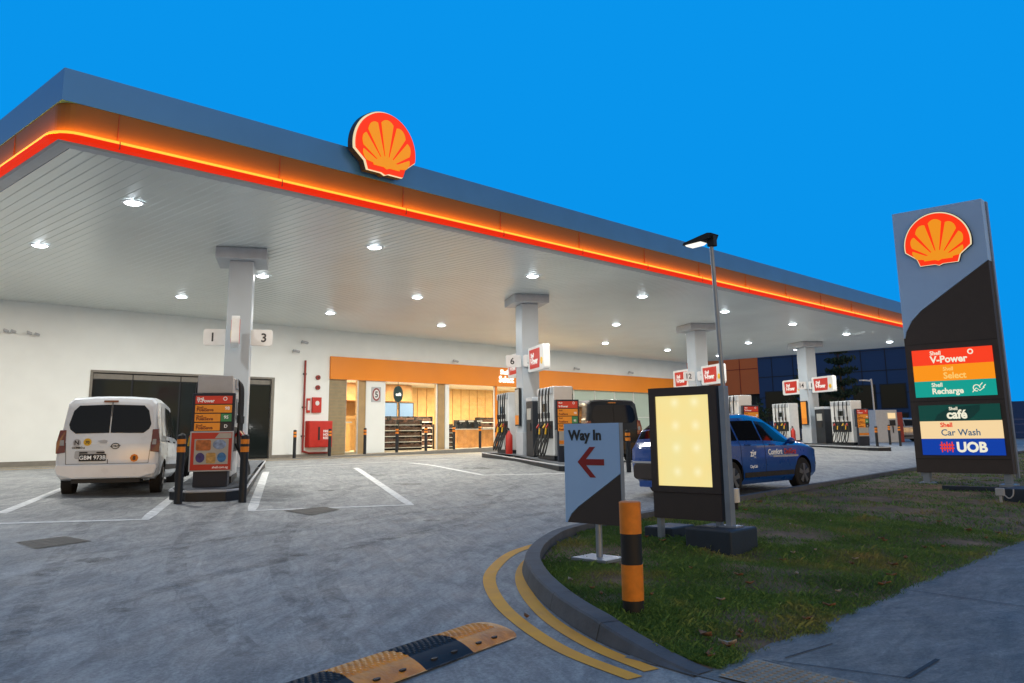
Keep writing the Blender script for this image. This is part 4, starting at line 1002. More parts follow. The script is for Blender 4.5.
def van(label, loc, rz, paint, white=True):
    t = thing('parked_van', label, 'van', loc, rz); B = Body(VAN, .14, .98)
    bo = body_obj(B, t, paint, (.82, 3.45), .31, .925)
    for x in (-.9, .9):
        for y in (.82, 3.45): wheel(t, x, y, .31)
    for sd in (1, -1):
        MB_ = B.patch(.62, 1.12, 5.12, 5.9, .006, sd); MB_.build('side_window', M['carglass'] if not white else M['dirtwhite'], t)
        B.patch(1.3, 2.15, 5.12, 5.9, .006, sd).build('side_window', M['carglass'], t)
        B.patch(2.22, 3.2, 5.12, 5.88, .006, sd, shape=lambda u, a, b: (a, lerp(b, a + .05, max(0, (u - .55) / .45) ** 1.3))).build('side_window', M['carglass'], t)
        B.patch(1.2, 1.215, 2.0, 5.9, .003, sd, 1).build('door_gap', M['black'], bo); B.patch(2.18, 2.195, 2.0, 5.9, .003, sd, 1).build('door_gap', M['black'], bo)
        mb = MB(); p = B.pt(1.35, 4.35, .012, sd); q = B.pt(1.55, 4.35, .012, sd); mb.tube([p, q], .018, 6); mb.build('door_handle', M['black'], t)
        mb = MB(); p = B.pt(2.3, 4.35, .012, sd); q = B.pt(2.5, 4.35, .012, sd); mb.tube([p, q], .018, 6); mb.build('door_handle', M['black'], t)
        B.patch(1.0, 3.1, 2.3, 2.75, .012, sd).build('side_moulding', M['black'] if white else M['black_car'], t)
        mb = MB(); mb.ball((sd * 1.02, 3.0, 1.12), .12, 12, 8, (.7, .5, 1.0)); mb.tube([(sd * .9, 3.02, 1.05), (sd * .98, 3.02, 1.08)], .03, 6); mb.build('wing_mirror', M['black'], t)
    ws = MB()
    for sd in (1, -1): 
        a = B.patch(2.98, 3.58, 6.6, 9, .006, sd); ws.add(a.v, a.f)
    ws.build('windscreen', M['carglass'], t)
    # rear
    rear_plate(B, 'rear_window', [(-.70, 1.25), (-.73, 1.34), (-.67, 1.60), (-.58, 1.70), (-.012, 1.72), (-.012, 1.18), (-.60, 1.17)], M['carglass'], t)
    rear_plate(B, 'rear_window', [(.012, 1.18), (.012, 1.72), (.58, 1.70), (.67, 1.60), (.73, 1.34), (.70, 1.25), (.60, 1.17)], M['carglass'], t)
    rear_plate(B, 'rear_door_seam', [(-.006, .5), (-.006, 1.80), (.006, 1.80), (.006, .5)], M['black'], bo, -.016, .01)
    rear_plate(B, 'rear_door_seam', [(-.72, .60), (-.72, .607), (.72, .607), (.72, .60)], M['black'], bo, -.006, .01)
    for s in (-1, 1): rear_plate(B, 'rear_door_seam', [(s * .72, .6), (s * .75, 1.0), (s * .757, 1.0), (s * .727, .6)], M['black'], bo, -.006, .01)
    for s in (-1, 1):
        lm = rear_plate(B, 'tail_lamp', [(s * .75, .82), (s * .765, 1.24), (s * .875, 1.24), (s * .915, 1.0), (s * .91, .80)], M['taillamp'], t, -.02, .15, bevel=.01)
        rear_plate(B, 'reversing_lens', [(s * .775, .95), (s * .785, 1.05), (s * .85, 1.05), (s * .85, .95)], M['lampw'], lm, -.026, -.021)
    MB().prism(rrect(-.16, .10, 1.765, 1.80, .01), .09, .14).build('brake_lamp', M['taillamp'], t)
    mb = MB(); P = [(-.86, .40), (-.90, .52), (-.88, .60), (.88, .60), (.90, .52), (.86, .40), (.6, .33), (-.6, .33)]; mb.prism(P, -.07, .12); mb.build('rear_bumper', paint, t, bevel=.03)
    MB().box(-.6, .6, -.03, .4, .25, .34).build('bumper_valance', M['black'], t)
    if white:
        MB().prism(rrect(-.58, .04 - .1, .70, .85, .03), -.012, .01).build('plate_recess', M['whitegrey'], t)
        npz = MB().prism(rrect(-.50, -.03, .655, .785, .01), -.022, -.006).build('number_plate', M['black'], t); text('lettering', 'GBM 973B', -.265, .685, .105, M['txt_white'], npz, y=-.024, align='CENTER', bold=.015)
        MB().box(-.5, -.36, -.03, -.012, .80, .825).build('plate_lamp', M['black'], t); MB().box(-.2, -.06, -.03, -.012, .80, .825).build('plate_lamp', M['black'], t)
        MB().prism([(-.2, 1.03), (-.14, .99), (0 - .04, .99), (.02 - .04, 1.03), (-.08, 1.05)], -.03, -.004).build('door_handle', M['whitegrey'], t, bevel=.004)
        mb = MB(); c = [(.12 + .07 * math.cos(a), -.014, .93 + .05 * math.sin(a)) for a in [k2 * PI / 8 for k2 in range(17)]]; mb.tube(c, .008, 5); mb.tube([(.03, -.014, .92), (.13, -.014, .94), (.11, -.014, .92), (.21, -.014, .94)], .006, 5); mb.build('maker_emblem', M['iron'], t)
        st = MB().prism(circ(-.56, 1.0, .07, 20), -.01, .004).build('sticker', M['whitegrey'], t); text('lettering', 'N', -.56, .965, .11, M['txt_dark'], st, y=-.012, align='CENTER', bold=.03)
        st = MB().prism(circ(-.375, 1.01, .07, 20), -.01, .004).build('sticker', M['yellowp'], t); text('lettering', '70', -.375, .98, .075, M['txt_dark'], st, y=-.012, align='CENTER', bold=.03)
        text('lettering', 'COMBO-e', -.64, .89, .05, M['iron'], t, y=-.008, bold=.03)
        st = MB().prism(circ(.47, .70, .075, 8), -.012, .004).build('sticker', M['orange'], t); text('lettering', '8', .47, .665, .1, M['txt_dark'], st, y=-.014, align='CENTER', bold=.04)
    return t
van('white panel van with round yellow stickers parked beside the nearest pump', (6.62, 15.85, 0), math.radians(59) - PI / 2, M['dirtwhite'])
bpy.data.objects['parked_van'].location = (6.17, 15.85, zg(16.6) - .02); bpy.data.objects['parked_van'].scale = (.92, .95, .93); bpy.data.objects['parked_van'].rotation_euler = (-.02, 0, math.radians(59) - PI / 2)
bv = van('tall black van partly hidden behind the way in sign', (22.4, 16.9, zg(17.4)), math.radians(57) - PI / 2, M['black_car'], False)
bv.scale = (1.03, 1.12, 1.06)

CAR = [(0, .72, .42, .82, .92, .62), (.04, .82, .34, .92, 1.06, .68), (.18, .88, .26, .95, 1.27, .67), (.4, .9, .22, .96, 1.41, .64), (.8, .905, .2, .97, 1.50, .61), (1.2, .905, .19, .97, 1.54, .60), (1.9, .905, .19, .96, 1.565, .59), (2.4, .905, .19, .95, 1.52, .58),
       (2.85, .905, .19, .94, 1.33, .59), (3.2, .905, .19, .94, 1.12, .64), (3.42, .9, .2, .93, 1.02, .68), (3.8, .89, .21, .89, .97, .68), (4.1, .86, .24, .82, .90, .64), (4.25, .78, .28, .72, .82, .58), (4.32, .62, .36, .62, .70, .45)]
def hatch(label, loc, rz, paint, taxi=False):
    t = thing('parked_car', label, 'car', loc, rz); B = Body(CAR, .0, 1)
    bo = body_obj(B, t, paint, (.85, 3.5), .32, .905)
    for x in (-.885, .885):
        for y in (.85, 3.5): wheel(t, x, y, .32)
    for sd in (1, -1):
        B.patch(.75, 1.12, 5.12, 5.85, .005, sd, shape=lambda u, a, b: (a, lerp(a + .3, b, min(1, u * 1.6)))).build('side_window', M['carglass'], t)
        B.patch(1.18, 1.98, 5.12, 5.88, .005, sd).build('side_window', M['carglass'], t)
        B.patch(2.04, 3.05, 5.12, 5.88, .005, sd, shape=lambda u, a, b: (a, lerp(b, a + .08, max(0, (u - .45) / .55) ** 1.4))).build('side_window', M['carglass'], t)
        for y in (1.15, 2.01): B.patch(y, y + .012, 2.0, 5.1, .003, sd, 1).build('door_gap', M['black'], bo)
        for y in (1.3, 2.2): mb = MB(); mb.tube([B.pt(y, 4.3, .012, sd), B.pt(y + .2, 4.3, .012, sd)], .014, 6); mb.build('door_handle', paint, t)
        B.patch(1.25, 3.1, 2.1, 2.5, .01, sd).build('side_sill', M['iron'], t)
        B.patch(.02, .38, 3.9, 4.9, .008, sd, 4).build('tail_lamp', M['taillamp'], t)
        B.patch(3.95, 4.28, 4.0, 4.9, .008, sd, 4).build('headlight', M['lampw'], t)
        mb = MB(); mb.ball((sd * 1.0, 2.85, 1.0), .1, 12, 8, (.9, .6, .7)); mb.tube([(sd * .86, 2.9, .96), (sd * .96, 2.88, .98)], .03, 6); mb.build('wing_mirror', paint, t)
    for nm, y0, y1, v0 in (('rear_window', .06, .42, 6.3), ('windscreen', 2.5, 3.3, 6.5)):
        ws = MB(); ws.sm = True
        for sd in (1, -1): a = B.patch(y0, y1, v0, 9, .006, sd); ws.add(a.v, a.f)
        ws.build(nm, M['carglass'], t)
    MB().prism(rrect(-.76, .76, .32, .62, .08), -.02, .1).build('rear_bumper', M['brownbox'], t, bevel=.02)
    MB().prism(rrect(-.76, .76, .62, .66, .01), -.024, .08).build('bumper_trim', M['whitegrey'], t, bevel=.01)
    MB().prism(rrect(-.62, .62, .18, .30, .03), -.02, .1).build('bumper_valance', paint, t)
    npl = MB().prism(rrect(-.26, .26, .44, .56, .01), -.045, -.031).build('number_plate', M['black'], t)
    if taxi:
        rl = MB().prism(rrect(-.18, .18, 1.575, 1.68, .03), 1.35, 1.5).build('roof_light', M['blue_car'], t)
        def side(co): return (.93, co.x, co.z)
        def sidetext(s, y, z, size, m, bold=.02):
            o = text('door_lettering', s, 0, 0, size, m, bo, y=0, bold=bold, depth=.003)
            for v in o.data.vertices: v.co = (.912 + (-v.co.y) * 1, y + v.co.x, z + v.co.z)
        sidetext('zig', 1.45, .72, .19, M['txt_white'], .02); sidetext('Comfort', 2.1, .74, .15, M['txt_white'], .02); sidetext('DelGro', 2.72, .74, .15, M['txt_red'], .02); sidetext('CityCab', 1.42, .5, .08, M['txt_white'], .01)
        text('lettering', 'COMFORT', -.3, .72, .09, M['txt_white'], t, y=-.01, bold=.02)
        B.patch(2.3, 3.3, 3.4, 3.5, .004, 1).build('stripe', M['whitegrey'], bo)
    return t
hatch('blue taxi hatchback with white door lettering parked along the verge kerb', (13.85, 9.27, zg(9.3)), -PI / 2 - math.radians(1.5), M['blue_car'], True).scale = (1, 1.07, 1.0)
c2 = hatch('silver car parked far off, showing left of the tall price pylon', (60.5, 19.4, zg(22)), math.radians(40), M['grey_car'])
dup(c2, (58, 8.6, zg(22) - .15), math.radians(20), 'silver car parked far off, showing right of the tall price pylon')

# ------------------------------------------------------------------ tall price pylon
PX, PYc, PB = 20.9, 6.1, -1.25
t = thing('price_pylon', 'tall silver and charcoal station pylon with lit coloured panels on the verge', 'pylon sign', (PX, PYc, 0), -PI / 2)
# local x right (towards -Y), z up, front -y
MB().prism([(-1.0, 2.1), (-1.0, 5.15), (1.0, 5.15), (1.0, 3.72), (-.55, 2.72), (-.78, 2.5), (-.93, 2.25), (-.97, 2.1)], 0, .28).build('upper_panel', M['signblue'], t, bevel=.01)
MB().prism([(-1.0, -1.0), (-1.0, 2.095), (-.965, 2.095), (-.925, 2.245), (-.775, 2.49), (-.545, 2.71), (1.0, 3.712), (1.0, -1.0)], .003, .277).build('lower_panel', M['brownbox'], t)
MB().box(.97, 1.03, .28, .40, -1.1, 5.13).build('side_post', M['postm'], t); MB().box(-1.0, -.94, .281, .40, -1.1, 5.13).build('side_post', M['postm'], t)
MB().box(-1.0, 1.0, -.004, .002, .60, .615).box(-1.0, 1.0, -.004, .002, -.70, -.685).box(-1, 1, -.004, .002, 1.93, 1.94).build('panel_joint', M['black'], t)
emblem(t, -.02, 4.24, .74, 0, .09)
def lp(nm, z0, z1, m, x0=-.85, x1=.87): return MB().box(x0, x1, -.022, -.001, z0, z1).build(nm, M[m], t)
p = lp('fuel_panel', 1.43, 1.79, 'l_red'); text('lettering', 'Shell', -.45, 1.66, .13, M['l_txt'], p, y=-.026, bold=.02); text('lettering', 'V-Power', -.45, 1.48, .22, M['l_txt'], p, y=-.026, bold=.03)
MB().tube([(.42 + .05 * math.cos(a), -.028, 1.69 + .05 * math.sin(a)) for a in [k2 * PI / 6 for k2 in range(13)]], .014, 6).build('ring_mark', M['l_txt'], p)
p = lp('select_panel', 1.065, 1.428, 'l_org'); text('lettering', 'Shell', -.2, 1.29, .12, M['l_txty'], p, y=-.026, bold=.02); text('lettering', 'Select', -.2, 1.11, .2, M['l_txty'], p, y=-.026, bold=.025)
p = lp('recharge_panel', .70, 1.063, 'l_teal'); text('lettering', 'Shell', -.48, .93, .13, M['l_txt'], p, y=-.026, bold=.02); text('lettering', 'Recharge', -.48, .77, .18, M['l_txt'], p, y=-.026, bold=.03)
mb = MB(); mb.tube([(.47 + .07 * math.cos(a), -.028, .87 + .07 * math.sin(a)) for a in [k2 * PI / 7 for k2 in range(12)]], .011, 6); mb.tube([(.38, -.028, .78), (.46, -.028, .87), (.53, -.028, .81), (.63, -.028, .88)], .010, 6); mb.tube([(.54, -.028, .92), (.6, -.028, .98)], .010, 6); mb.tube([(.6, -.028, .88), (.66, -.028, .94)], .010, 6); mb.build('plug_mark', M['l_txt'], p)
p = lp('cafe_panel', .155, .515, 'l_grn', -.82, .89)
MB().prism([(-.5, .158), (-.42, .3), (-.2, .42), (.1, .47), (.5, .5), (.48, .38), (.35, .25), (.2, .158)], -.026, -.023).build('leaf_mark', M['l_grn2'], p)
text('lettering', 'Shell', -.16, .395, .1, M['l_txt'], p, y=-.03, bold=.02); text('lettering', 'café', -.22, .21, .27, M['l_txt'], p, y=-.03, bold=.035)
p = lp('car_wash_panel', -.24, .153, 'l_cream', -.82, .9); text('lettering', 'Shell', -.38, .02, .14, M['l_txtr'], p, y=-.026, bold=.03); text('lettering', 'Car Wash', -.38, -.17, .2, M['l_txtb'], p, y=-.026, bold=.015)
p = lp('bank_panel', -.605, -.242, 'l_blue', -.82, .9); text('lettering', 'UOB', -.08, -.53, .30, M['l_txt'], p, y=-.026, bold=.04)
mb = MB()
for k2 in range(5): mb.box(-.40 + k2 * .055, -.375 + k2 * .055, -.029, -.023, -.54 + (.03 if k2 % 2 else 0), -.31 - (.03 if k2 % 2 else 0))
mb.box(-.43, -.13, -.0285, -.0235, -.47, -.44).box(-.43, -.13, -.0285, -.0235, -.40, -.37); mb.build('bank_mark', M['l_txtr'], p)
for x in (-.82, .86):
    MB().box(x - .07, x + .07, .05, .22, PB - .02, -1.0).build('foot', M['postm'], t); MB().box(x - .16, x + .16, -.05, .32, PB - .03, PB + .03).build('base_plate', M['postm'], t)
t = thing('ballast_block', 'long dark ballast block under the right foot of the tall pylon', 'ballast block', (17.9, 4.05, vz(17.9, 4.0))); MB().box(-.45, .45, -.75, .42, -.03, .26).build('block', M['blocknavy'], t, bevel=.02)
t = thing('steel_beam', 'thin blue grey beam lying on the grass in front of the pylon feet', 'beam', (19.4, 5.7, vz(19.4, 5.7))); MB().box(-.06, .06, -.9, .4, .0, .09).build('beam', M['blocknavy'], t, bevel=.01)
t = thing('junction_box', 'small grey electrical box with a looped pale cable by the pylon foot', 'junction box', (17.2, 4.45, vz(17.2, 4.5))); MB().box(-.04, .04, -.07, .07, .12, .25).build('housing', M['whitegrey'], t, bevel=.01); MB().box(-.02, .02, -.02, .02, 0, .12).build('stake', M['whitegrey'], t)
MB().tube(smooth_poly([(0, -.06, .14), (0, -.13, .08), (0, -.2, .13), (0, -.22, .24)], 5), .011, 6).build('cable', M['whitegrey'], t)

# ------------------------------------------------------------------ way in sign
t = thing('way_in_sign', 'small pale blue and grey direction sign with a red arrow on the verge', 'direction sign', (6.98, 5.574, 0), -PI / 2); t.scale = (.956,) * 3
MB().prism([(-.38, -.72), (-.38, .10), (.375, .10), (.375, -.44), (-.2, -.84), (-.28, -.78), (-.345, -.74)][:0] or [(-.38, .10), (.38, .10), (.38, -.42), (.3, -.47), (-.2, -.78), (-.30, -.86), (-.36, -.95), (-.38, -.95)], 0, .045).build('upper_face', M['signblue'], t)
MB().prism([(.38, -.425), (.38, -.95), (-.355, -.95), (-.295, -.865), (-.195, -.785), (.3, -.475)], .002, .043).build('lower_face', M['brownbox'], t)
MB().box(.382, .392, -.004, .05, -.95, .10).build('side_trim', M['postm'], t)
text('lettering', 'Way In', -.31, -.075, .15, M['txt_dark'], t, y=-.004, bold=.035, sx=1.03)
mb = MB(); mb.prism([(-.19, -.31), (-.02, -.15), (.055, -.15), (-.075, -.278), (.17, -.278), (.17, -.342), (-.075, -.342), (.055, -.47), (-.02, -.47)], -.006, -.001); mb.build('arrow', M['arrow'], t)
zb = vz(7.0, 5.55) / .956; MB().tube([(.04, .04, zb), (.04, .04, -.94)], .035, 12).build('post', M['postm'], t)
MB().box(-.2, .26, -.14, .22, zb + .01, zb + .04).build('base_plate', M['postm'], t, bevel=.004)

# ------------------------------------------------------------------ light box
bx = 8.74; zb = vz(8.8, 5.6) / .95
t = thing('advertising_light_box', 'charcoal advertising box with a glowing blank cream panel on the verge', 'light box', (bx, 5.586, 0), -PI / 2); t.scale = (.95,) * 3
# a frame ring round the film
mb = MB(); o = [(-.50, .55), (.48, .55), (.48, -.74), (-.50, -.74)]; i_ = [(-.405, .445), (.375, .445), (.375, -.665), (-.405, -.665)]
mb.add([(p[0], 0, p[1]) for p in o] + [(p[0], 0, p[1]) for p in i_] + [(p[0], .03, p[1]) for p in i_] + [(p[0], .14, p[1]) for p in o],
       [(k2, (k2 + 1) % 4, (k2 + 1) % 4 + 4, k2 + 4) for k2 in range(4)] + [(k2 + 4, (k2 + 1) % 4 + 4, (k2 + 1) % 4 + 8, k2 + 8) for k2 in range(4)] + [(k2, k2 + 12, (k2 + 1) % 4 + 12, (k2 + 1) % 4) for k2 in range(4)] + [(12, 13, 14, 15)])
mb.build('frame', M['brownbox'], t)
MB().box(-.404, .374, .02, .028, -.664, .444).build('lit_panel', M['lightfilm'], t)
MB().box(-.49, .47, .012, .13, -1.06, -.745).build('lower_panel', M['brownbox'], t)
for x in (-.44, .40): MB().box(x - .03, x + .03, .04, .12, zb - .01, -1.06).build('foot', M['postm'], t)
t = thing('ballast_block', 'low dark ballast block under the left foot of the light box', 'ballast block', (9.1, 6.1, vz(9.1, 6.1))); MB().box(-.22, .3, -.2, .2, -.03, .13).build('block', M['blocknavy'], t, bevel=.02)
t = thing('ballast_block', 'square dark ballast block carrying the lamp post beside the light box', 'ballast block', (8.78, 5.12, vz(8.75, 5.1))); MB().slab([(-.36, -.27), (.24, -.27), (.30, .34), (-.30, .34)], -.05, .24).build('block', M['blocknavy'], t, bevel=.02)

# ------------------------------------------------------------------ lamp post
t = thing('lamp_post', 'slim grey lamp post with a small lit head standing on a dark block', 'lamp post', (8.8, 5.055, vz(8.75, 5.1) + .24), -PI / 2)
z0 = -t.location.z
MB().box(-.036, .036, -.05, .05, 0, z0 + .51).build('lower_post', M['postm'], t, bevel=.006)
MB().tube([(0.0, 0, z0 + .51), (-.05, 0, z0 + 2.26)], [.026, .024], 12).build('post', M['postm'], t)
MB().box(-.11, .11, -.08, .08, .001, .02).build('base_plate', M['postm'], t)
MB().box(-.085, .01, -.04, .04, z0 + 2.17, z0 + 2.30).build('bracket', M['dark'], t, bevel=.008)
mb = MB(); P = [(.01, z0 + 2.32), (-.02, z0 + 2.257), (-.12, z0 + 2.243), (-.40, z0 + 2.228), (-.38, z0 + 2.257), (-.15, z0 + 2.31), (-.05, z0 + 2.33)]
mb.prism(P, -.09, .09); mb.build('lamp_head', M['dark'], t, bevel=.006)
MB().prism([(-.15, z0 + 2.24), (-.37, z0 + 2.226), (-.35, z0 + 2.208), (-.19, z0 + 2.218)], -.07, .07).build('lamp_lens', M['lit_white'], t)

# ------------------------------------------------------------------ orange / black bollard
t = thing('striped_bollard', 'thick bollard with broad orange and black bands on the corner of the verge', 'bollard', (5.49, 4.02, vz(5.49, 4.02)))
zb = -.528 - t.location.z
cuts = [zb, zb - .233, zb - .458, zb - .715, -.04]; 
for k2 in range(4):
    MB().tube([(0, 0, cuts[k2 + 1]), (0, 0, cuts[k2])], .080 if k2 % 2 else .083, 28).build('band', M['orange'] if k2 % 2 == 0 else M['black'], t)
MB().tube([(0, 0, zb), (0, 0, zb + .006)], [.082, .07], 28).build('cap', M['orange'], t)
# small spotlight stake
t = thing('garden_spotlight', 'small white ground spotlight standing in the grass behind the lamp post', 'spotlight', (12.3, 6.95, vz(12.3, 6.95)), -PI / 2)
MB().tube([(0, 0, -.02), (0, 0, .14)], .03, 8).build('stake', M['black'], t); MB().tube([(0, 0, .12), (-.01, -.01, .33)], [.06, .07], 12).build('lamp_body', M['white'], t)

# ------------------------------------------------------------------ far right equipment, trees, building
t = thing('equipment_cabinet', 'pale grey free standing cabinet with a small lit sign beyond the far island', 'cabinet', (56.2, 20.6, -.86), RZ)
MB().box(-.85, .75, 0, .8, 0, 2.05).build('cabinet', M['whitegrey'], t, bevel=.02); MB().box(.77, 1.2, .05, .85, 0, 1.9).build('side_panel', M['redd'], t, bevel=.02)
MB().box(.05, .6, -.04, -.002, 1.5, 1.85).build('lit_sign', M['l_cream'], t); MB().box(.15, .55, -.05, -.002, 1.05, 1.4).build('screen', M['dark'], t); MB().box(.33, .38, -.05, -.002, .6, 1.04).build('handle', M['dark'], t)
dup(b0, (48.5, 17.2, zg(17.2)), 0, 'black bollard right of the far island near the cabinet', 'bollards by the pump islands')
t = thing('street_lamp', 'white street lamp with a short curved head in front of the blue building', 'street lamp', (62, 23.6, -.86)); MB().tube(smooth_poly([(0, 0, 0), (0, 0, 4.0), (-.12, .1, 4.25), (-.5, .45, 4.3)], 5), .06, 8).build('pole', M['white'], t); MB().box(-.85, -.4, .35, .55, 4.25, 4.33).build('lamp_head', M['white'], t)
B_X = 85
bl = thing('blue_building', 'large blue clad building with a rust orange bay beyond the canopy', 'building', (B_X, 0, 0))
MB().box(0, 3.5, 23.5, 44.45, -.9, 9.2).build('wall', M['blueb'], bl)
MB().box(-.02, 3.5, 44.46, 56, .0 + 3.9, 9.2).build('orange_bay', M['orangeb'], bl); MB().box(.5, 3.5, 44.46, 56, -.9, 3.89).build('lower_wall', M['dark'], bl)
mb = MB(); 
for k2 in range(9): mb.box(-.04, -.003, 23.6 + k2 * 2.4, 23.66 + k2 * 2.4, 3.5, 9.2)
for z in (3.4, 5.6, 7.6): mb.box(-.05, -.006, 23.5, 44.4, z, z + .06)
mb.build('cladding_joints', M['navy'], bl)
mb = MB()
for k2 in range(5): mb.box(-.06, -.025, 46.6 + k2 * 2.2, 46.66 + k2 * 2.2, 3.9, 9.2)
mb.box(-.06, -.026, 44.5, 56, 6.6, 6.66); mb.build('cladding_joints', M['redd'], bl)
for y0, y1, z0, z1 in ((29.1, 31.6, 1.9, 4.3), (32.0, 34.3, 1.9, 4.3), (29.1, 31.6, -.4, 1.5), (32, 34.3, -.4, 1.5), (35, 38.8, 1.2, 4.2), (40.2, 43.8, 1.0, 4.1)):
    w = MB().box(-.05, .1, y0, y1, z0, z1).build('window', M['navy'], bl); MB().box(-.07, -.052, y0 + .1, y1 - .1, z0 + .1, z1 - .1).build('pane', M['darkwin'], w)
t = thing('low_blue_wall', 'low ribbed blue hoarding to the right of the tall pylon', 'hoarding', (B_X - 8, 0, 0)); MB().box(0, .4, -30, 23.4, -.9, 2.02).build('panel', M['blueb'], t)
mb = MB()
for k2 in range(18): mb.box(-.08, -.002, -12 + k2 * 1.9, -11.8 + k2 * 1.9, -.9, 2.0)
mb.build('ribs', M['navy'], t)
t = thing('railing', 'dark blue railing beside the equipment cabinet', 'railing', (58, 17, -.86), math.radians(-48))
mb = MB(); 
for z in (.5, 1.0, 1.3): mb.box(-1, 5, -.03, .03, z, z + .06)
mb.build('rails', M['blueb'], t)
for k2 in range(5): MB().box(-1 + k2 * 1.48, -.94 + k2 * 1.48, .031, .09, 0, 1.36).build('post', M['navy'], t)

def foliage(mb, c, r, n, s, flat=.6):
    for _ in range(n):
        a, b = random.random() * 2 * PI, math.acos(2 * random.random() - 1); q = r * random.random() ** .45
        p = Vector((c[0] + q * math.sin(b) * math.cos(a), c[1] + q * math.sin(b) * math.sin(a), c[2] + q * math.cos(b) * flat))
        e = Euler((random.random() * 6, random.random() * 6, random.random() * 6)).to_matrix(); w = s * (.5 + random.random())
        mb.add([p + e @ Vector(v) for v in ((-w, 0, 0), (0, -w * .4, 0), (w, 0, 0), (0, w * .4, 0))], [(0, 1, 2, 3)])
def conifer(label, loc, h, spread, seed):
    random.seed(seed); t = thing('conifer_tree', label, 'tree', loc)
    MB().tube([(0, 0, 0), (.1, 0, h * .5), (0, .1, h)], [.16, .1, .03], 8).build('trunk', M['bark'], t)
    cr = MB(); z = h * .22; k2 = 0
    while z < h:
        f = 1 - (z / h) ** 1.5 * .75; nb = 6
        for b in range(nb):
            a = 2 * PI * b / nb + k2 * .5 + random.random() * .4; L_ = spread * f * (.7 + .4 * random.random())
            for j in range(1, 8):
                d = L_ * j / 7; p = (d * math.cos(a), d * math.sin(a), z + .22 * d + .05 * d * d)
                foliage(cr, p, .28, 9, .17, .8)
        z += h * .115; k2 += 1
    cr.build('crown', M['leafg'], t)
conifer('tall open tiered conifer in front of the blue building', (66, 27.5, -.86), 7.6, 2.0, 3)
conifer('smaller second conifer just left of the tall one', (66.5, 30.4, -.86), 6.0, 1.8, 5)
def bushtree(label, loc, h, r, seed):
    random.seed(seed); t = thing('bushy_tree', label, 'tree', loc)
    MB().tube([(0, 0, 0), (.05, 0, h * .5)], [.12, .06], 8).build('trunk', M['bark'], t); cr = MB()
    for k2 in range(14):
        a = random.random() * 6.3; q = r * .6 * random.random(); foliage(cr, (q * math.cos(a), q * math.sin(a), h * (.35 + .5 * random.random())), r * .5, 60, .16, .9)
    cr.build('crown', M['leafg'], t)
bushtree('dark bushy tree between the third and fourth columns', (62, 33, -.86), 3.4, 1.7, 8)
bushtree('dark bushy tree left of the fourth column', (60, 36.5, -.86), 3.2, 1.6, 9)
bushtree('low dark bushy tree behind the far pump', (64, 31, -.86), 3.0, 1.7, 10)
t = thing('boundary_fence', 'dark boundary fence behind the far pump island', 'fence', (59, 26, -.86), math.radians(90))
mb = MB(); mb.box(-1, 20, -.02, .02, 1.75, 1.8); mb.box(-1, 20, -.02, .02, .15, .2)
for k2 in range(100): mb.box(-1 + k2 * .21, -.98 + k2 * .21, -.008, .008, .2, 1.75)
mb.build('rails', M['dark'], t)
for k2 in range(9): MB().box(-1 + k2 * 2.6, -.93 + k2 * 2.6, .025, .09, 0, 1.85).build('post', M['dark'], t)

# ------------------------------------------------------------------ world, sun, camera
w = bpy.data.worlds.new('World'); S.world = w; w.use_nodes = True; nt = w.node_tree; nt.nodes.clear(); N = nt.nodes.new; L = nt.links.new
out = N('ShaderNodeOutputWorld'); bg = N('ShaderNodeBackground'); tc = N('ShaderNodeTexCoord'); sep = N('ShaderNodeSeparateXYZ'); L(tc.outputs['Generated'], sep.inputs[0])
sky = N('ShaderNodeTexSky'); sky.sky_type = 'NISHITA'; sky.sun_disc = False; sky.sun_elevation = math.radians(4); sky.sun_rotation = math.radians(200)
sc = N('ShaderNodeMix'); sc.data_type = 'RGBA'; sc.blend_type = 'MULTIPLY'; sc.inputs['Factor'].default_value = 1; L(sky.outputs['Color'], sc.inputs['A']); sc.inputs['B'].default_value = (.12, .12, .12, 1)
ad = N('ShaderNodeMix'); ad.data_type = 'RGBA'; ad.blend_type = 'ADD'; ad.inputs['Factor'].default_value = 1; L(sc.outputs['Result'], ad.inputs['A']); ad.inputs['B'].default_value = (.135, .145, .185, 1)
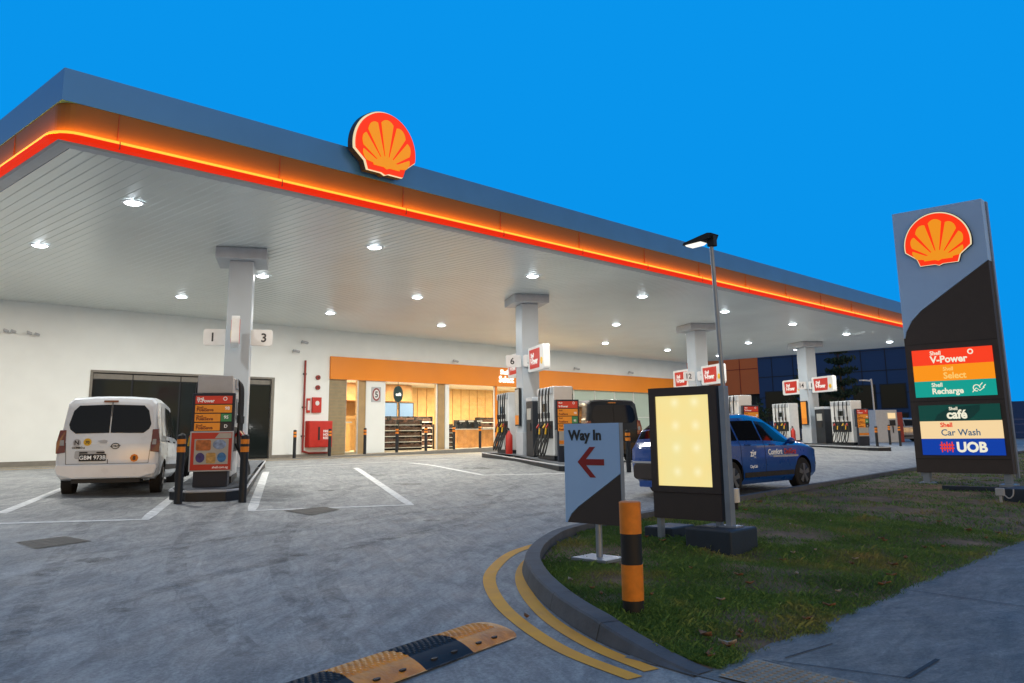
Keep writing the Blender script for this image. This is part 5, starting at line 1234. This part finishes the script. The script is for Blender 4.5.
# direction weight: the clear blue part of the sky lies ahead of the camera, greyer fill light added behind
dt = N('ShaderNodeVectorMath'); dt.operation = 'DOT_PRODUCT'; L(tc.outputs['Generated'], dt.inputs[0]); dt.inputs[1].default_value = (.69, .64, .34)
mr = N('ShaderNodeMapRange'); mr.interpolation_type = 'SMOOTHSTEP'; mr.inputs['From Min'].default_value = .35; mr.inputs['From Max'].default_value = .62; L(dt.outputs['Value'], mr.inputs['Value'])
mx = N('ShaderNodeMix'); mx.data_type = 'RGBA'; L(mr.outputs['Result'], mx.inputs['Factor']); L(ad.outputs['Result'], mx.inputs['A']); mx.inputs['B'].default_value = (*srgb(9, 148, 235), 1)
L(mx.outputs['Result'], bg.inputs['Color']); bg.inputs['Strength'].default_value = 1.0; L(bg.outputs[0], out.inputs[0])
sd = bpy.data.lights.new('sun', 'SUN'); sd.energy = .12; sd.angle = math.radians(20); sd.color = (.85, .92, 1); so = bpy.data.objects.new('sun', sd); COL.objects.link(so); so.rotation_euler = (math.radians(60), 0, math.radians(20))

F, PXc, PYc_ = 847.05, 522.48, 271.93
cam = bpy.data.cameras.new('camera'); co = bpy.data.objects.new('camera', cam); COL.objects.link(co); S.camera = co
cam.sensor_width = 36; cam.lens = F / 1024 * 36; cam.shift_x = (512 - PXc) / 1024; cam.shift_y = (PYc_ - 341.5) / 1024; cam.clip_end = 2000; cam.clip_start = .1
yaw, pit, rol = [math.radians(a) for a in (47.01, 10.81, -.786)]
f = Vector((math.sin(yaw) * math.cos(pit), math.cos(yaw) * math.cos(pit), math.sin(pit))); r = Vector((math.cos(yaw), -math.sin(yaw), 0)); u = r.cross(f)
r2 = math.cos(rol) * r + math.sin(rol) * u; u2 = -math.sin(rol) * r + math.cos(rol) * u
co.matrix_world = Matrix(((r2.x, u2.x, -f.x, 0), (r2.y, u2.y, -f.y, 0), (r2.z, u2.z, -f.z, 0), (0, 0, 0, 1)))
S.view_settings.view_transform = 'Standard'; S.view_settings.look = 'None'; S.view_settings.exposure = 0; S.view_settings.gamma = 1
S.render.resolution_x = 1024; S.render.resolution_y = 683
